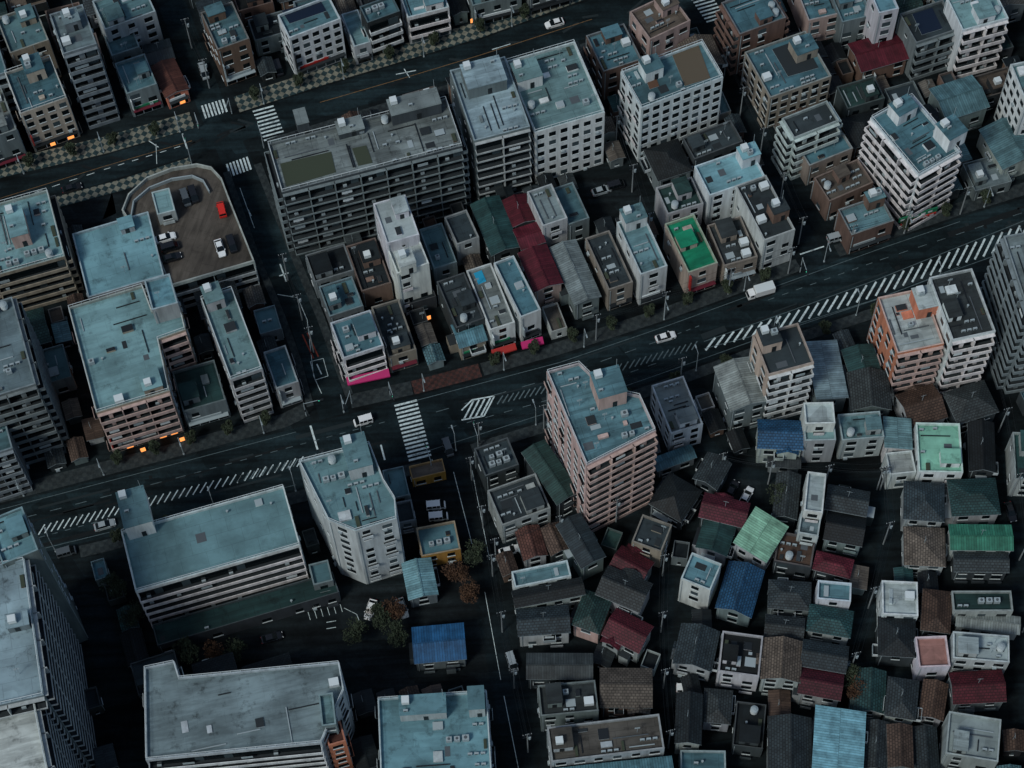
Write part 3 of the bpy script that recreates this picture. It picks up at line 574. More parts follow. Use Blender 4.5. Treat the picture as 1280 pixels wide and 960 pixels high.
B(SH,[(546,352),(580,340),(606,398),(570,410)],9,'d','D',dens=2.5,shop=True); B(SH,[(586,338),(612,328),(645,402),(610,414)],9,'W','G',dens=3,shop=2,pt=[([(592,342),(602,338),(608,352),(598,356)],'tarp')])
B(SH,[(618,328),(642,319),(676,386),(650,398)],11,'W','t',dens=.8,shop=True); B(SH,[(566,408),(598,398),(606,424),(576,434)],6,'z','t',rt='M',shop=True)
B(HO,[(806,188),(846,176),(864,212),(824,224)],7,'g','K',rt='H'); B(SH,[(820,234),(864,221),(880,254),(834,268)],9,'w','d',dens=2)
B(SH,[(832,280),(868,266),(896,328),(860,342)],10,'c','g',fr='w',shop=True,dens=.8); B(SH,[(853,172),(914,150),(928,176),(868,200)],8,'d','D',dens=3)
B(SH,[(870,208),(938,182),(955,220),(886,246)],12,'W','T',dens=.7,ph=[([(922,184),(944,176),(950,192),(928,200)],3)])
B(AP,[(920,232),(958,218),(993,286),(955,302)],13,'W','D',dens=2,ph=[([(960,252),(980,246),(987,262),(967,268)],3)],phc='b'); B(SH,[(886,282),(926,268),(946,320),(904,334)],8,'z','D',dens=2.5,shop=True)
B(SH,[(836,140),(850,134),(858,160),(842,166)],6,'g','t')
W=[(152,262),(160,242),(183,221),(215,209),(246,204),(264,208),(277,222),(286,246),(318,326),(212,357),(186,292),(165,282)]
B('parking_garage',W,9,'W','B',fr='r',sd='n',dens=0,rect=False,par=1.1,trim='w')
B(OF,[(90,292),(185,264),(205,344),(110,372)],10,'w','T',fr='w',dens=.25,rect=False)
B(OF,[(190,240),(212,234),(218,262),(196,270)],12,'w','T',dens=.6,par=.4)
B(OF,[(180,350),(212,342),(222,378),(190,388)],24,'w','T',fr='n',sd='n',dens=.7)
B(AP,[(85,384),(178,356),(190,388),(224,378),(232,412),(198,424),(212,488),(120,516)],19,'z','T',fr='b',sd='w',dens=.4,rect=False,rail=True,shop=2,trim='p')
B(AP,[(252,372),(288,360),(330,460),(286,475)],18,'w','T',fr='r',sd='n',dens=1,rail=True,ph=[([(250,358),(272,352),(280,372),(258,380)],3)])
B(SH,[(317,388),(343,381),(352,410),(325,418)],5,'g','t',dens=2); B(SH,[(330,440),(358,430),(371,476),(345,488)],9,'w','t',fr='w',sd='w',dens=1.3,shop=True)
B(SH,[(215,464),(266,450),(284,500),(228,514)],8,'g','d',dens=.7,shop=True)
B(OF,[(-30,262),(60,236),(80,320),(-10,346)],15,'z','T',fr='r',sd='r',dens=1.6,ph=[([(5,260),(26,254),(34,290),(12,298)],4)],phc='p',rail=True)
B(AP,[(-60,392),(14,372),(46,480),(-30,502)],29,'g','G',fr='b',sd='b',dens=1); B(SH,[(48,438),(78,430),(90,470),(58,480)],6,'g','t',dens=1.5)
B(AP,[(-50,530),(2,518),(18,560),(-36,576)],18,'g','t',fr='b')
B(AP,[(1101,374),(1154,356),(1180,430),(1119,442)],18,'o','L',fr='b',sd='w',dens=1.6,trim='p',ph=[([(1140,362),(1164,354),(1174,380),(1150,388)],3.5)],phc='o')
B(AP,[(1163,348),(1216,333),(1243,414),(1190,426)],22,'W','D',fr='b',sd='w',dens=1.5)
B(AP,[(1256,298),(1320,280),(1350,390),(1288,400)],30,'g','G',fr='b',sd='b')
B(AP,[(943,418),(1000,402),(1013,450),(960,474)],20,'p','D',fr='b',sd='w',dens=.6,trim='W',ph=[([(946,410),(970,404),(978,426),(954,432)],3)]); B(SH,[(895,460),(938,448),(960,500),(914,512)],10,'g','G',rt='M')
B(SH,[(1010,432),(1044,426),(1058,495),(1020,500)],7,'g','G',rt='m'); B(SH,[(1056,440),(1090,430),(1100,470),(1066,480)],6,'d','d',rt='M')
B(SH,[(1062,468),(1108,466),(1112,510),(1064,512)],6,'g','D',rt='G')
B(AP,[(683,464),(724,453),(756,484),(800,494),(820,538),(733,582)],31,'p','T',fr='b',sd='w',dens=1.3,rect=False,rail=True,trim='p',ph=[([(736,464),(772,458),(785,488),(750,498)],4.5)],phc='p')
B(SH,[(815,482),(854,469),(879,530),(838,542)],9,'W','G',fr='w',sd='w',dens=2.5); B(SH,[(818,574),(862,558),(868,570),(822,588)],4,'g','t',rt='M')
B('garage_shed',[(790,545),(818,540),(822,562),(795,570)],3.5,'g','D',rt='M')
B(AP,[(152,664),(352,607),(378,682),(168,738)],17,'W','T',fr='r',sd='n',dens=.15,rail=True,ph=[([(142,616),(176,608),(192,650),(158,660)],5)])
B(OF,[(186,780),(416,716),(424,742),(200,804)],5,'d','d',dens=.3)
B(OF,[(385,705),(410,700),(416,725),(392,732)],7,'g','t',dens=.5)
B(AP,[(373,576),(462,553),(480,600),(494,622),(496,648),(444,664),(410,650)],27,'W','T',fr='w',sd='n',rect=False,dens=1.5,rail=True,ph=[([(425,546),(456,540),(464,580),(436,588)],4)])
B(SH,[(520,660),(569,650),(575,686),(527,696)],6,'y','t',dens=.6); B(SH,[(505,706),(537,699),(545,741),(512,749)],5,'g','T',rt='M')
B(HO,[(517,787),(578,780),(580,822),(520,828)],5,'g','b',rt='M')
B('garage_shed',[(510,582),(552,574),(558,590),(516,598)],4,'y','B',dens=.6)
B(SH,[(478,588),(504,582),(512,618),(486,624)],6,'g','t',dens=1.5); B(SH,[(492,628),(514,624),(520,650),(498,654)],6,'g','D',dens=1)
B(AP,[(180,834),(218,826),(224,846),(424,827),(430,862),(402,928),(182,950)],24,'w','G',fr='r',sd='w',dens=.25,rect=False,rail=True,trim='W')
B(AP,[(398,868),(416,865),(420,905),(402,908)],26,'g','T',sd='w',dens=0); B(AP,[(404,906),(424,902),(434,926),(410,932)],21,'o','r',sd='w',dens=0)
B(OF,[(472,872),(608,864),(616,975),(476,985)],15,'w','T',fr='w',sd='w',dens=.6,rail=True,ph=[([(498,870),(556,866),(558,890),(500,894)],3),([(584,858),(604,857),(606,885),(586,887)],4)])
B(AP,[(-60,712),(24,704),(62,868),(-40,890)],45,'g','L',fr='e',sd='e',dens=.25,rail=True,trim='w')
B(AP,[(-60,898),(36,880),(75,1000),(-40,1030)],42,'g','L',fr='e',sd='e',dens=.2,rail=True,trim='w')
B(AP,[(-20,650),(28,634),(48,688),(5,704)],46,'g','T',fr='n',sd='n',dens=1.2)
B(AP,[(178,1010),(400,990),(420,1060),(190,1080)],20,'w','G')
HS=[
([(592,560),(634,543),(652,580),(604,600)],8,'d','D','F',2.5),([(606,610),(672,592),(690,636),(626,658)],9,'w','D','F',2),([(656,562),(684,550),(720,618),(694,632)],8,'d','d','M',1),
([(700,650),(728,642),(752,700),(724,712)],7,'g','D','M',1),([(646,664),(672,656),(682,694),(656,702)],6,'w','r','G',1),([(678,660),(700,655),(710,686),(688,694)],6,'d','n','G',1),
([(632,712),(714,700),(720,722),(640,734)],8,'W','T','F',2),([(640,738),(726,724),(730,742),(646,760)],7,'w','K','G',1),([(646,766),(706,757),(712,784),(652,798)],6,'w','D','G',1),
([(735,736),(766,750),(745,795),(714,778)],6,'p','d','H',1),([(758,708),(818,730),(800,766),(744,742)],7,'w','D','G',1),([(776,684),(818,704),(800,732),(760,712)],7,'g','M','G',1),([(772,764),(812,782),(800,812),(754,796)],6,'w','M','G',1),
([(800,640),(842,655),(828,694),(790,676)],8,'z','D','F',2.5),([(832,595),(880,612),(850,650),(815,630)],6,'d','K','H',1),([(884,566),(916,580),(895,612),(866,598)],6,'d','D','G',1),
([(884,616),(935,634),(925,660),(878,642)],7,'d','M','G',1),([(884,648),(920,662),(905,695),(870,680)],7,'w','d','M',1),([(862,686),(902,706),(890,742),(852,722)],11,'W','T','F',1.2),
([(942,638),(982,656),(960,700),(920,684)],8,'w','l','m',0),([(912,702),(952,716),(938,772),(898,758)],7,'g','b','G',1),([(974,592),(1004,598),(992,650),(964,640)],6,'d','D','G',1),([(1010,590),(1035,592),(1028,640),(1003,638)],13,'W','L','F',1),
([(1002,636),(1028,642),(1022,672),(997,668)],10,'W','G','F',1),([(975,660),(1020,672),(1012,712),(968,702)],6,'d','n','F',3),([(1038,606),(1084,618),(1080,645),(1034,634)],7,'d','D','G',1),([(1034,640),(1082,650),(1078,682),(1030,672)],7,'g','K','G',1),
([(1020,690),(1068,700),(1062,722),(1016,712)],6,'d','M','H',1.5),([(964,722),(1014,730),(1010,766),(960,758)],7,'g','D','H',1),([(1020,724),(1068,730),(1066,752),(1018,748)],9,'W','T','F',2),([(1014,756),(1064,764),(1062,796),(1010,790)],6,'w','d','H',1),
([(958,768),(1006,776),(1002,800),(956,794)],6,'d','D','G',1),([(848,782),(898,790),(892,838),(844,828)],7,'w','D','G',1),([(904,788),(954,796),(948,846),(898,838)],8,'W','K','F',2),([(958,800),(1002,804),(996,852),(952,846)],7,'w','B','G',1),([(1006,802),(1058,808),(1054,838),(1004,834)],7,'g','D','G',1),
([(1002,838),(1054,842),(1050,872),(998,868)],7,'w','M','G',1),([(1102,728),(1150,724),(1148,768),(1100,770)],8,'W','L','F',1.5),([(1098,772),(1144,770),(1144,820),(1098,824)],6,'d','K','H',1),([(1144,796),(1186,794),(1188,832),(1146,835)],9,'W','S','F',0),
([(1190,790),(1264,792),(1262,826),(1190,826)],9,'w','L','F',2.5),([(1186,840),(1258,842),(1256,878),(1186,876)],6,'g','M','G',1),([(1190,738),(1264,736),(1266,764),(1192,766)],8,'w','d','F',1.2),([(1152,740),(1188,738),(1190,788),(1152,790)],6,'d','n','H',2),([(1192,768),(1278,768),(1278,786),(1192,786)],5,'w','G','M',1),
([(1072,838),(1106,842),(1104,890),(1068,886)],6,'w','d','G',1),([(1110,848),(1148,850),(1146,898),(1106,896)],6,'w','D','H',1),([(1152,850),(1184,852),(1180,902),(1150,898)],6,'w','n','G',1),([(1182,890),(1258,898),(1252,950),(1176,944)],9,'w','G','F',.8),
([(1018,886),(1076,890),(1078,985),(1020,985)],8,'w','T','m',1),([(962,892),(1012,894),(1014,985),(962,985)],8,'g','D','G',1),([(918,876),(958,880),(956,936),(916,932)],6,'d','K','F',1),([(882,862),(914,866),(912,904),(880,900)],6,'w','D','H',1),([(846,866),(878,870),(876,930),(844,928)],7,'w','K','G',1),
([(850,936),(908,938),(908,975),(850,975)],7,'w','t','F',1),([(1082,902),(1110,904),(1108,960),(1080,960)],5,'g','D','G',1),([(1112,905),(1140,908),(1138,960),(1110,960)],6,'g','n','G',1),([(1145,910),(1172,912),(1170,975),(1143,975)],5,'d','D','G',1),
([(656,812),(744,822),(742,848),(656,850)],6,'d','D','M',1),([(750,838),(812,834),(816,880),(752,888)],7,'b','B','G',1),([(674,854),(744,850),(746,888),(676,898)],9,'g','D','F',1.5),([(676,906),(832,888),(840,940),(680,955)],12,'w','B','F',1.2),([(680,962),(842,948),(846,990),(684,1005)],9,'g','t','M',1),
([(948,528),(1000,526),(1003,558),(950,562)],7,'w','b','G',1),([(1004,504),(1043,502),(1045,528),(1005,530)],13,'W','L','F',.8),([(1005,532),(1044,531),(1044,550),(1006,552)],10,'w','T','F',1),([(1048,518),(1102,514),(1105,546),(1050,550)],9,'w','T','F',2),([(1105,524),(1135,521),(1140,560),(1108,564)],8,'W','T','m',1),
([(1108,566),(1140,562),(1144,590),(1112,594)],7,'W','L','F',1),([(1143,526),(1202,523),(1206,592),(1146,596)],9,'W','l','F',.9),([(1128,606),(1180,602),(1182,648),(1130,652)],7,'w','D','H',1),([(1184,602),(1248,600),(1250,640),(1186,644)],7,'w','d','H',1),
([(1128,662),(1180,658),(1184,706),(1130,708)],6,'w','B','H',1),([(1186,658),(1264,656),(1266,686),(1188,688)],7,'w','g2','M',1),([(1188,692),(1262,690),(1264,712),(1190,714)],5,'d','D','G',1),
([(960,566),(1000,566),(1000,584),(960,584)],4,'g','D','M',1),([(1210,528),(1240,526),(1244,590),(1214,592)],6,'d','K','G',1),([(1265,540),(1300,538),(1302,600),(1268,602)],8,'w','d','F',1),([(740,598),(790,590),(800,618),(752,628)],4,'d','K','M',1)]
JR=random.Random(77)
for q,h,w_,r_,t_,d_ in HS:
    cx=sum(a for a,b in q)/4; cy=sum(b for a,b in q)/4; rt=JR.uniform(-.12,.12) if t_!='F' else JR.uniform(-.04,.04); sx,sy=JR.uniform(.86,1.04),JR.uniform(.86,1.04)
    q=[(cx+(a-cx)*sx-(b-cy)*rt,cy+(b-cy)*sy+(a-cx)*rt) for a,b in q]
    B(HO if t_!='F' else 'low_rise_house',q,h+JR.uniform(-.9,.9),w_,r_,rt=t_,fr='w',sd='n',dens=d_)
# ------------------------------------------------------------------ in-fill blocks (surroundings and back lots)
def free(cx,cy,hx,hy,ang):
    c,s=math.cos(ang),math.sin(ang); nx=int(hx*2)+1; ny=int(hy*2)+1
    for i in range(nx+1):
        for j in range(ny+1):
            x=-hx+2*hx*i/nx;y=-hy+2*hy*j/ny
            if (math.floor(cx+x*c-y*s),math.floor(cy+x*s+y*c)) in OCC: return False
    return True
FR=random.Random(5); nfill=0
def fill(sizes,x0,x1,y0,y1,step,outside):
    global nfill
    y=y0
    while y<y1:
        x=x0
        while x<x1:
            u,v=Q(x,y); inside=-30<u<1310 and -30<v<1000
            if (not inside)==outside:
                a=math.radians(16) if not(u>660 and v>560) else math.radians(FR.choice([-4,-2,-12,8,-24]))
                for (w,d) in sizes:
                    w2,d2=w*FR.uniform(.85,1.1),d*FR.uniform(.85,1.1)
                    if free(x,y,w2/2+.2,d2/2+.2,a):
                        big=w2*d2>70; c,s=math.cos(a),math.sin(a)
                        H=(FR.uniform(7,20) if big else FR.uniform(5,9)) if outside else (FR.uniform(5,7.5) if w2*d2>45 else FR.uniform(2.6,4.5))
                        pts=[(x+px*c-py*s,y+px*s+py*c) for px,py in((-w2/2,-d2/2),(w2/2,-d2/2),(w2/2,d2/2),(-w2/2,d2/2))]
                        t=FR.choice('FFGGH') if w2*d2>45 else FR.choice('MmGGF')
                        B(FR.choice([AP,SH]) if big else ('shed' if w2*d2<30 else HO),None,H,FR.choice('wggddbz' if outside else 'gddkwb'),FR.choice('TtGDDdB' if outside else 'DDKKdKnBt'),rt=t,fr='w' if outside or w2*d2>45 else 'n',dens=.8 if w2*d2>45 else 1.2,world=pts,frame=a)
                        nfill+=1; break
            x+=step
        y+=step
fill([(10,9),(8,7)],-115,115,-90,105,2.0,False)
fill([(6,5),(4,6),(3,4)],-115,115,-90,105,1.5,False)
fill([(16,13),(11,12)],-150,150,-110,140,4,True)
print('fill',nfill)
# ------------------------------------------------------------------ signs
def sign(name,a,b,z0,z1,mt,th=.25):
    p=Vector(P(*a,z1));q=Vector(P(*b,z1));t=(q-p);L=t.length;t.normalize();bd=Bd()
    bd.ob('b',(0,0),(t.x,t.y),(t.y,-t.x),0,L,0,th,z0,z1,mt); bd.ob('b',(0,0),(t.x,t.y),(t.y,-t.x),-.05,L+.05,-.06,-.003,z0-.05,z1+.05,'metal_dark')
    if mt!='lit':
        for i in range(int(L/1.6)): bd.ob('b',(0,0),(t.x,t.y),(t.y,-t.x),.3+i*1.6,.3+i*1.6+1.0,th+.004,th+.02,z0+(z1-z0)*.3,z0+(z1-z0)*.7,'trimwhite')
    o=mesh_obj(name,bd.p['b']); o.location=(p.x,p.y,0)
sign('billboard_sign',(668,160),(712,149),17.6,19,'cyan'); sign('shop_sign',(1124,273),(1172,258),3.5,5,'greensign'); sign('shop_sign',(1126,279),(1170,264),2.4,3.1,'red')
for a,b in (((524,385),(532,382)),((527,398),(538,394)),((520,408),(525,406)),((175,561),(181,559)),((224,548),(230,546)),((62,178),(68,176)),((630,436),(635,434)),((588,24),(593,22))): sign('lit_shop_window',a,b,.6,2.0,'lit',.12)
def awning(a,b,z,dep,mt):
    p=Vector(P(*a,z));q=Vector(P(*b,z));t=q-p;L=t.length;t.normalize();n=Vector((t.y,-t.x));bd=Bd()
    A=[(0,0,z+.9),(t.x*L,t.y*L,z+.9),(t.x*L+n.x*dep,t.y*L+n.y*dep,z),(n.x*dep,n.y*dep,z)]
    bd.face('b',A[::-1],mt); bd.face('b',[A[3],A[2],(A[2][0],A[2][1],z-.4),(A[3][0],A[3][1],z-.4)][::-1],mt)
    for k in(0,1): bd.face('b',[A[0+k],A[3-k],(A[3-k][0],A[3-k][1],z-.4),(A[0+k][0],A[0+k][1],z-.4)],mt)
    o=mesh_obj('shop_awning',bd.p['b']); o.location=(p.x,p.y,0)
awning((433,474),(486,463),3,1.4,'pink'); awning((651,430),(678,423),3,1.2,'pink'); awning((614,440),(644,431),3,1.1,'red')
# curved inner ramp wall on the garage deck
arc=[P(a,b,9) for a,b in((163,268),(166,250),(186,233),(214,222),(240,218),(254,224),(262,238))]; bd=Bd()
for i in range(len(arc)-1):
    p,q=arc[i],arc[i+1]; l=math.hypot(q[0]-p[0],q[1]-p[1]); u=((q[0]-p[0])/l,(q[1]-p[1])/l); bd.ob('b',p,u,(u[1],-u[0]),0,l,0,.25,7.9,8.9,'equip')
mesh_obj('ramp_wall',bd.p['b'])
# ------------------------------------------------------------------ vehicles
def car_mesh(kind):
    bd=Bd(); n='b'
    def loft(sec,mt):
        V,Fc,Mi=bd.part(n); i0=len(V)
        for x,wb,wt,zb,zt in sec:
            V.extend([(x,-wb,zb),(x,-wt,zt),(x,wt,zt),(x,wb,zb)])
        for k in range(len(sec)-1):
            a=i0+4*k;b=a+4
            for j,mm in zip(range(4),mt): Fc.append((a+j,b+j,b+(j+1)%4,a+(j+1)%4)); Mi.append(mm)
        Fc.append((i0,i0+1,i0+2,i0+3)); Mi.append(mt[3]); e=i0+4*(len(sec)-1); Fc.append((e+3,e+2,e+1,e)); Mi.append(mt[3])
    pp=('car_paint',)*4
    if kind=='sedan':
        loft([(-2.2,.7,.66,.4,.7),(-2.1,.82,.76,.25,.88),(-1.4,.86,.8,.22,.96),(1.0,.86,.8,.22,.93),(1.9,.83,.74,.25,.8),(2.2,.66,.6,.38,.62)],pp)
        loft([(-1.85,.74,.7,.9,.93),(-1.2,.76,.58,.93,1.38),(.15,.76,.58,.93,1.42),(1.05,.74,.7,.9,.94)],('glass','glass','glass','glass'))
        bd.face(n,[(-1.2,-.57,1.392),(.12,-.57,1.432),(.12,.57,1.432),(-1.2,.57,1.392)],'car_paint')
        for s in(-1,1):
            for x in(-1.22,-.45,.16): bd.box(n,x-.05,x+.05,s*.585-.03,s*.585+.03,1.36,1.425,'car_paint')
        L=2.2;wx=1.35
    elif kind=='van':
        loft([(-1.95,.78,.74,.3,1.0),(-1.85,.82,.8,.25,1.05),(1.2,.82,.8,.25,1.05),(1.85,.8,.74,.27,.92),(1.98,.7,.66,.35,.7)],pp)
        loft([(-1.9,.79,.7,1.05,1.78),(.9,.79,.7,1.05,1.82),(1.65,.76,.72,.98,1.02)],('glass','glass','glass','glass'))
        bd.box(n,-1.9,.85,-.69,.69,1.8,1.86,'car_paint')
        for s in(-1,1):
            for x in(-1.85,-.8,.1,.85): bd.box(n,x-.06,x+.06,s*.75-.05,s*.75+.05,1.05,1.8,'car_paint')
        L=1.97;wx=1.25
    else:
        bd.box(n,-3,2.9,-.75,.75,.45,.7,'metal_dark'); bd.box(n,-3,1.25,-1.0,1.0,.8,2.7,'car_paint'); bd.box(n,-2.95,1.2,-.95,.95,2.703,2.74,'trimwhite')
        loft([(1.4,.92,.85,.5,2.05),(2.5,.92,.85,.5,2.0),(2.95,.9,.85,.5,1.2)],pp); bd.face(n,[(2.52,-.78,1.93),(2.52,.78,1.93),(2.96,.8,1.25),(2.96,-.8,1.25)][::-1],'glass')
        for s in(-1,1): bd.box(n,1.7,2.4,s*.9-.02,s*.9+.02,1.2,1.8,'glass')
        L=2.96;wx=1.9
    for s in(-1,1):
        for x in(-wx,wx):
            V,Fc,Mi=bd.part(n);i=len(V);k=12;r=.33
            for yy in(s*.62,s*.84):
                for j in range(k): V.append((x+r*math.cos(6.283*j/k),yy,.33+r*math.sin(6.283*j/k)))
            for j in range(k): Fc.append((i+j,i+(j+1)%k,i+k+(j+1)%k,i+k+j)); Mi.append('rubber')
            Fc.append(tuple(i+k+j for j in range(k))); Mi.append('metal_dark')
        bd.box(n,L-.12,L-.02,s*.52-.14,s*.52+.14,.58,.72,'lamp_white'); bd.box(n,-L-.01,-L+.1,s*.6-.1,s*.6+.1,.6,.8,'lamp_red')
        if kind!='truck': bd.box(n,.75,.95,s*.9-.09,s*.9+.09,.9,1.02,'car_paint')
    return bd.p[n]
CM={}
CC=dict(w=(.78,.84,.84),k=(.012,.014,.017),s=(.3,.36,.38),r=(.6,.03,.02),b=(.03,.06,.12),g=(.08,.1,.11))
def car(u,v,d,kind='sedan',c='w',z=.02,name='parked_car'):
    if kind not in CM:
        o=mesh_obj('tmp',car_mesh(kind)); CM[kind]=o.data; bpy.data.objects.remove(o); CM[kind].name=kind+'_body'
    o=bpy.data.objects.new(name,CM[kind]); sc.collection.objects.link(o)
    p=P(u,v,z+.6);q=P(u+d[0],v+d[1],z+.6); o.location=(p[0],p[1],z); o.rotation_euler=(0,0,math.atan2(q[1]-p[1],q[0]-p[0])); o.color=(*CC[c],1)
E=(10,-2.9);Wt=(-10,2.9);S=(3.4,10)
for a in [(832,421,E,'sedan','w',.02,'car'),(950,366,Wt,'truck','w',.02,'delivery_truck'),(454,526,Wt,'van','w',.02,'minivan'),(131,656,E,'sedan','s',.02,'car'),(693,29,Wt,'sedan','w',.02,'car'),(83,690,E,'van','g',.02,'minivan'),
 (1045,297,E,'van','s'),(752,238,E,'sedan','s'),(933,620,(5,-9),'sedan','w'),(915,612,(5,-9),'sedan','k'),(637,688,E,'sedan','w'),(503,760,S,'sedan','s'),(463,762,(-3,9),'sedan','w'),(1207,520,(10,0),'van','w'),(858,861,(10,0),'van','w'),
 (545,632,(10,-1),'van','w'),(548,646,(10,-1),'van','w'),(340,797,E,'sedan','k'),(348,86,S,'van','k'),(905,60,S,'sedan','s'),(640,828,S,'van','s'),(1263,640,S,'sedan','k'),(770,232,E,'van','k'),(1175,170,E,'sedan','s'),(255,90,S,'van','s'),(90,235,E,'sedan','k',.02,'car'),(560,560,S,'van','g',.02,'minivan')]: car(*a)
ZD=7.95
for a in [(207,297,E,'sedan','w'),(213,309,E,'van','k'),(214,322,E,'sedan','k'),(232,248,S,'van','g'),(242,244,S,'van','k'),(277,262,(-2.5,-10),'van','r'),(275,310,S,'sedan','w'),(290,306,S,'van','k')]: car(*a,z=ZD)
# ------------------------------------------------------------------ street furniture
def lamp_mesh():
    bd=Bd(); bd.cyl('b',0,0,.11,0,8,'equip',8,.06); bd.box('b',0,1.9,-.04,.04,7.9,7.98,'equip'); bd.box('b',1.3,2.1,-.14,.14,7.78,7.9,'equip'); bd.cyl('b',0,0,.2,0,.4,'equip',8); return bd.p['b']
def pole_mesh():
    bd=Bd(); bd.cyl('b',0,0,.17,0,11,'concrete_pole',8,.1)
    for z in(9.2,10.2,10.7): bd.box('b',-.9,.9,-.05,.05,z,z+.1,'metal_dark')
    for x in(-.8,-.3,.3,.8): bd.cyl('b',x,0,.05,10.8,11.0,'trimwhite',6)
    bd.cyl('b',.42,0,.28,8.0,8.9,'equip',10); return bd.p['b']
def signal_mesh():
    bd=Bd(); bd.cyl('b',0,0,.12,0,6,'equip',8,.08); bd.box('b',0,4.2,-.05,.05,5.6,5.7,'equip'); bd.box('b',3.0,4.2,-.12,.12,5.35,5.75,'metal_dark')
    for i,m in enumerate(['signal_green','fan','fan']): bd.box('b',3.1+.38*i,3.3+.38*i,-.15,-.12,5.45,5.65,m)
    bd.box('b',-.2,.2,-.25,-.1,2.4,3.1,'metal_dark'); return bd.p['b']
PR={}
def inst(name,fn,u,v,d,key):
    if key not in PR: o=mesh_obj('tmp',fn()); PR[key]=o.data; o.data.name=name+'_mesh'; bpy.data.objects.remove(o)
    o=bpy.data.objects.new(name,PR[key]); sc.collection.objects.link(o); p=P(u,v);q=P(u+d[0],v+d[1]); o.location=(p[0],p[1],0); o.rotation_euler=(0,0,math.atan2(q[1]-p[1],q[0]-p[0])); return p
for i in range(13):
    x=30+i*100
    for k in range(len(rb)-1):
        if rb[k][0]<=x<rb[k+1][0]:
            t=(x-rb[k][0])/(rb[k+1][0]-rb[k][0]); yt=rb[k][1]+t*(rb[k+1][1]-rb[k][1]); yb=rb[k][3]+t*(rb[k+1][3]-rb[k][3])
            if not 380<x<430 : inst('street_lamp',lamp_mesh,x,yt-4,(3,9),'l')
            if not 540<x<600: inst('street_lamp',lamp_mesh,x+40,yb-7,(-3,-9),'l')
for u,v in((30,217),(130,190),(225,165),(330,130),(430,99),(530,71),(640,33)): inst('street_lamp',lamp_mesh,u,v,(3,9),'l')
for u,v,d in((488,494,(3,9)),(540,590,(-3,-9)),(598,560,(-3,-9)),(383,520,(8,-2)),(440,505,(-3,9)),(248,160,(3,9)),(290,142,(-3,9)),(330,185,(-3,-9)),(1000,340,(3,9)),(240,205,(-3,-9))): inst('traffic_light',signal_mesh,u,v,d,'s')
def wires(pts):
    V=[];Fc=[]
    for i in range(len(pts)-1):
        a=Vector(pts[i]);b=Vector(pts[i+1]);t=(b-a).normalized();n=Vector((-t.y,t.x))
        for o,z in((-.8,10.9),(-.3,10.9),(.8,10.9),(0,9.3),(.2,8.2)):
            pr=None
            for k in range(9):
                f=k/8;p=a.lerp(b,f)+n*o;zz=z-1.6*f*(1-f)*2
                c=[(p.x+n.x*.02,p.y+n.y*.02,zz),(p.x-n.x*.02,p.y-n.y*.02,zz),(p.x,p.y,zz+.035)]
                i0=len(V);V+=c
                if pr is not None:
                    for j in range(3): Fc.append((pr+j,pr+(j+1)%3,i0+(j+1)%3,i0+j))
                pr=i0
    flat('overhead_wires',V,Fc,'metal_dark')
for pl in ([(590,600),(604,660),(616,720),(628,790),(643,860),(660,940)],[(905,95),(925,145),(950,195),(975,250),(998,305)],[(828,720),(826,790),(829,860),(835,935)],[(1100,612),(1104,680),(1085,760),(1062,840)],[(1232,460),(1248,540),(1264,620),(1274,700),(1278,790)],[(900,595),(960,605),(1030,610),(1096,612)],[(240,60),(262,110)],[(360,350),(378,400),(392,440)],[(620,700),(700,672),(770,652)],[(745,425),(830,397),(910,368),(985,342)],[(1060,315),(1130,292),(1200,268)],[(600,558),(680,536),(770,508),(850,478)],[(770,180),(790,240),(810,300)]):
    ps=[inst('utility_pole',pole_mesh,u,v,(8,-2),'p') for u,v in pl]; wires(ps)
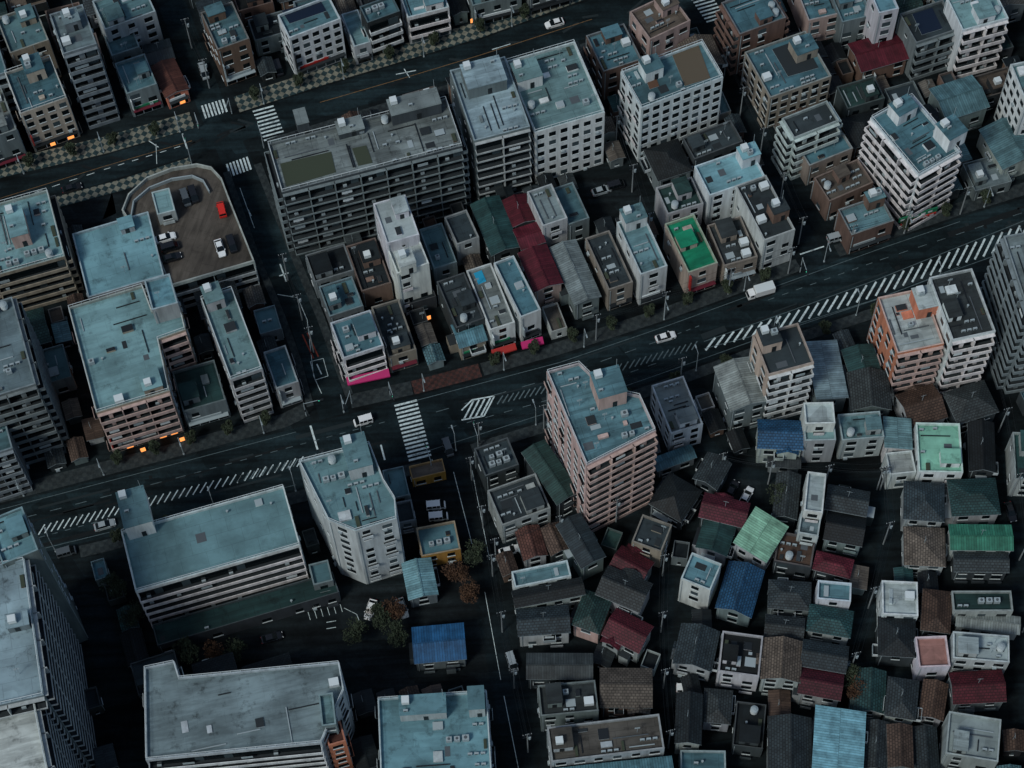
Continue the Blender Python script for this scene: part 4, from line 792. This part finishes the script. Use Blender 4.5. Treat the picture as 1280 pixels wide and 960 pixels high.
# trees
def tree_mesh(seed,lm,h,r):
    rr=random.Random(seed);bd=Bd();bd.cyl('b',0,0,.16,0,h*.5,'bark',7,.1)
    V,Fc,Mi=bd.part('b'); cl=[]
    for i in range(9):
        a=rr.uniform(0,6.28);d=rr.uniform(.2,.75)*r;z=h*rr.uniform(.5,.95);x,y=d*math.cos(a),d*math.sin(a);cl.append((x,y,z,rr.uniform(.3,.55)*r))
        i0=len(V); b0=Vector((0,0,h*.38));e=Vector((x,y,z));s=(e-b0).cross(Vector((0,0,1))).normalized()*.05; s2=Vector((0,0,.06))
        for q in(b0+s,b0-s,b0+s2): V.append(tuple(q))
        for q in(e+s*.3,e-s*.3,e+s2*.3): V.append(tuple(q))
        for j in range(3): Fc.append((i0+j,i0+(j+1)%3,i0+3+(j+1)%3,i0+3+j)); Mi.append('bark')
    for x,y,z,cr in cl:
        for _ in range(150):
            v=Vector((rr.gauss(0,1),rr.gauss(0,1),rr.gauss(0,.8)));v=v.normalized()*cr*rr.uniform(.5,1.1);c=Vector((x,y,z))+v
            s=rr.uniform(.1,.2);a=Vector((rr.gauss(0,1),rr.gauss(0,1),rr.gauss(0,1))).normalized();b=a.orthogonal().normalized()
            i0=len(V)
            for q in(c+a*s,c+b*s,c-a*s,c-b*s): V.append(tuple(q))
            Fc.append((i0,i0+1,i0+2,i0+3));Mi.append(lm)
    return bd.p['b']
for i,(u,v,k) in enumerate([(570,728,1),(585,750,1),(478,778,0),(500,800,0),(450,800,0),(492,775,1),(240,820,0),(270,828,1),(300,825,0),(1060,855,0),(598,702,0),(1064,870,1),(975,630,0),(175,780,0),(150,740,0),(465,690,0)]+[(150+i*46,578-i*12.2,2) for i in range(5)]+[(620+i*48,456-i*15,2) for i in range(8)]+[(150+i*60,676-i*15.6,2) for i in range(6)]+[(40+i*52,208-i*13,2) for i in range(4)]+[(320+i*56,125-i*17,2) for i in range(7)]+[(720+i*62,522-i*21,2) for i in range(8)]+[(1080+i*50,302-i*16,2) for i in range(4)]):
    inst('tree' if k<2 else 'street_tree',(lambda kk=k:tree_mesh(kk+3,'leaf' if kk!=1 else 'leaf_brown',6.5 if kk<2 else 4.2,2.8 if kk<2 else 1.3)),u,v,(10,R.uniform(-10,10)),'t%d'%k)
# ------------------------------------------------------------------ light
wd=bpy.data.worlds.new('World'); sc.world=wd; wd.use_nodes=True; nt=wd.node_tree
sk=nt.nodes.new('ShaderNodeTexSky'); sk.sky_type='NISHITA'; sk.sun_disc=False; sk.sun_elevation=math.radians(50); sk.sun_rotation=math.radians(225); sk.air_density=1.2; sk.dust_density=2.0; sk.ozone_density=1
nt.links.new(sk.outputs[0],nt.nodes['Background'].inputs[0]); nt.nodes['Background'].inputs[1].default_value=.075
sl=bpy.data.lights.new('sun','SUN'); sl.energy=1.5; sl.angle=math.radians(12); sl.color=(1,.98,.94); so=bpy.data.objects.new('sun',sl); sc.collection.objects.link(so)
az=math.radians(225); el=math.radians(50); dv=Vector((math.sin(az)*math.cos(el),math.cos(az)*math.cos(el),math.sin(el))); so.rotation_euler=dv.to_track_quat('Z','Y').to_euler()
print('objects',len(bpy.data.objects))
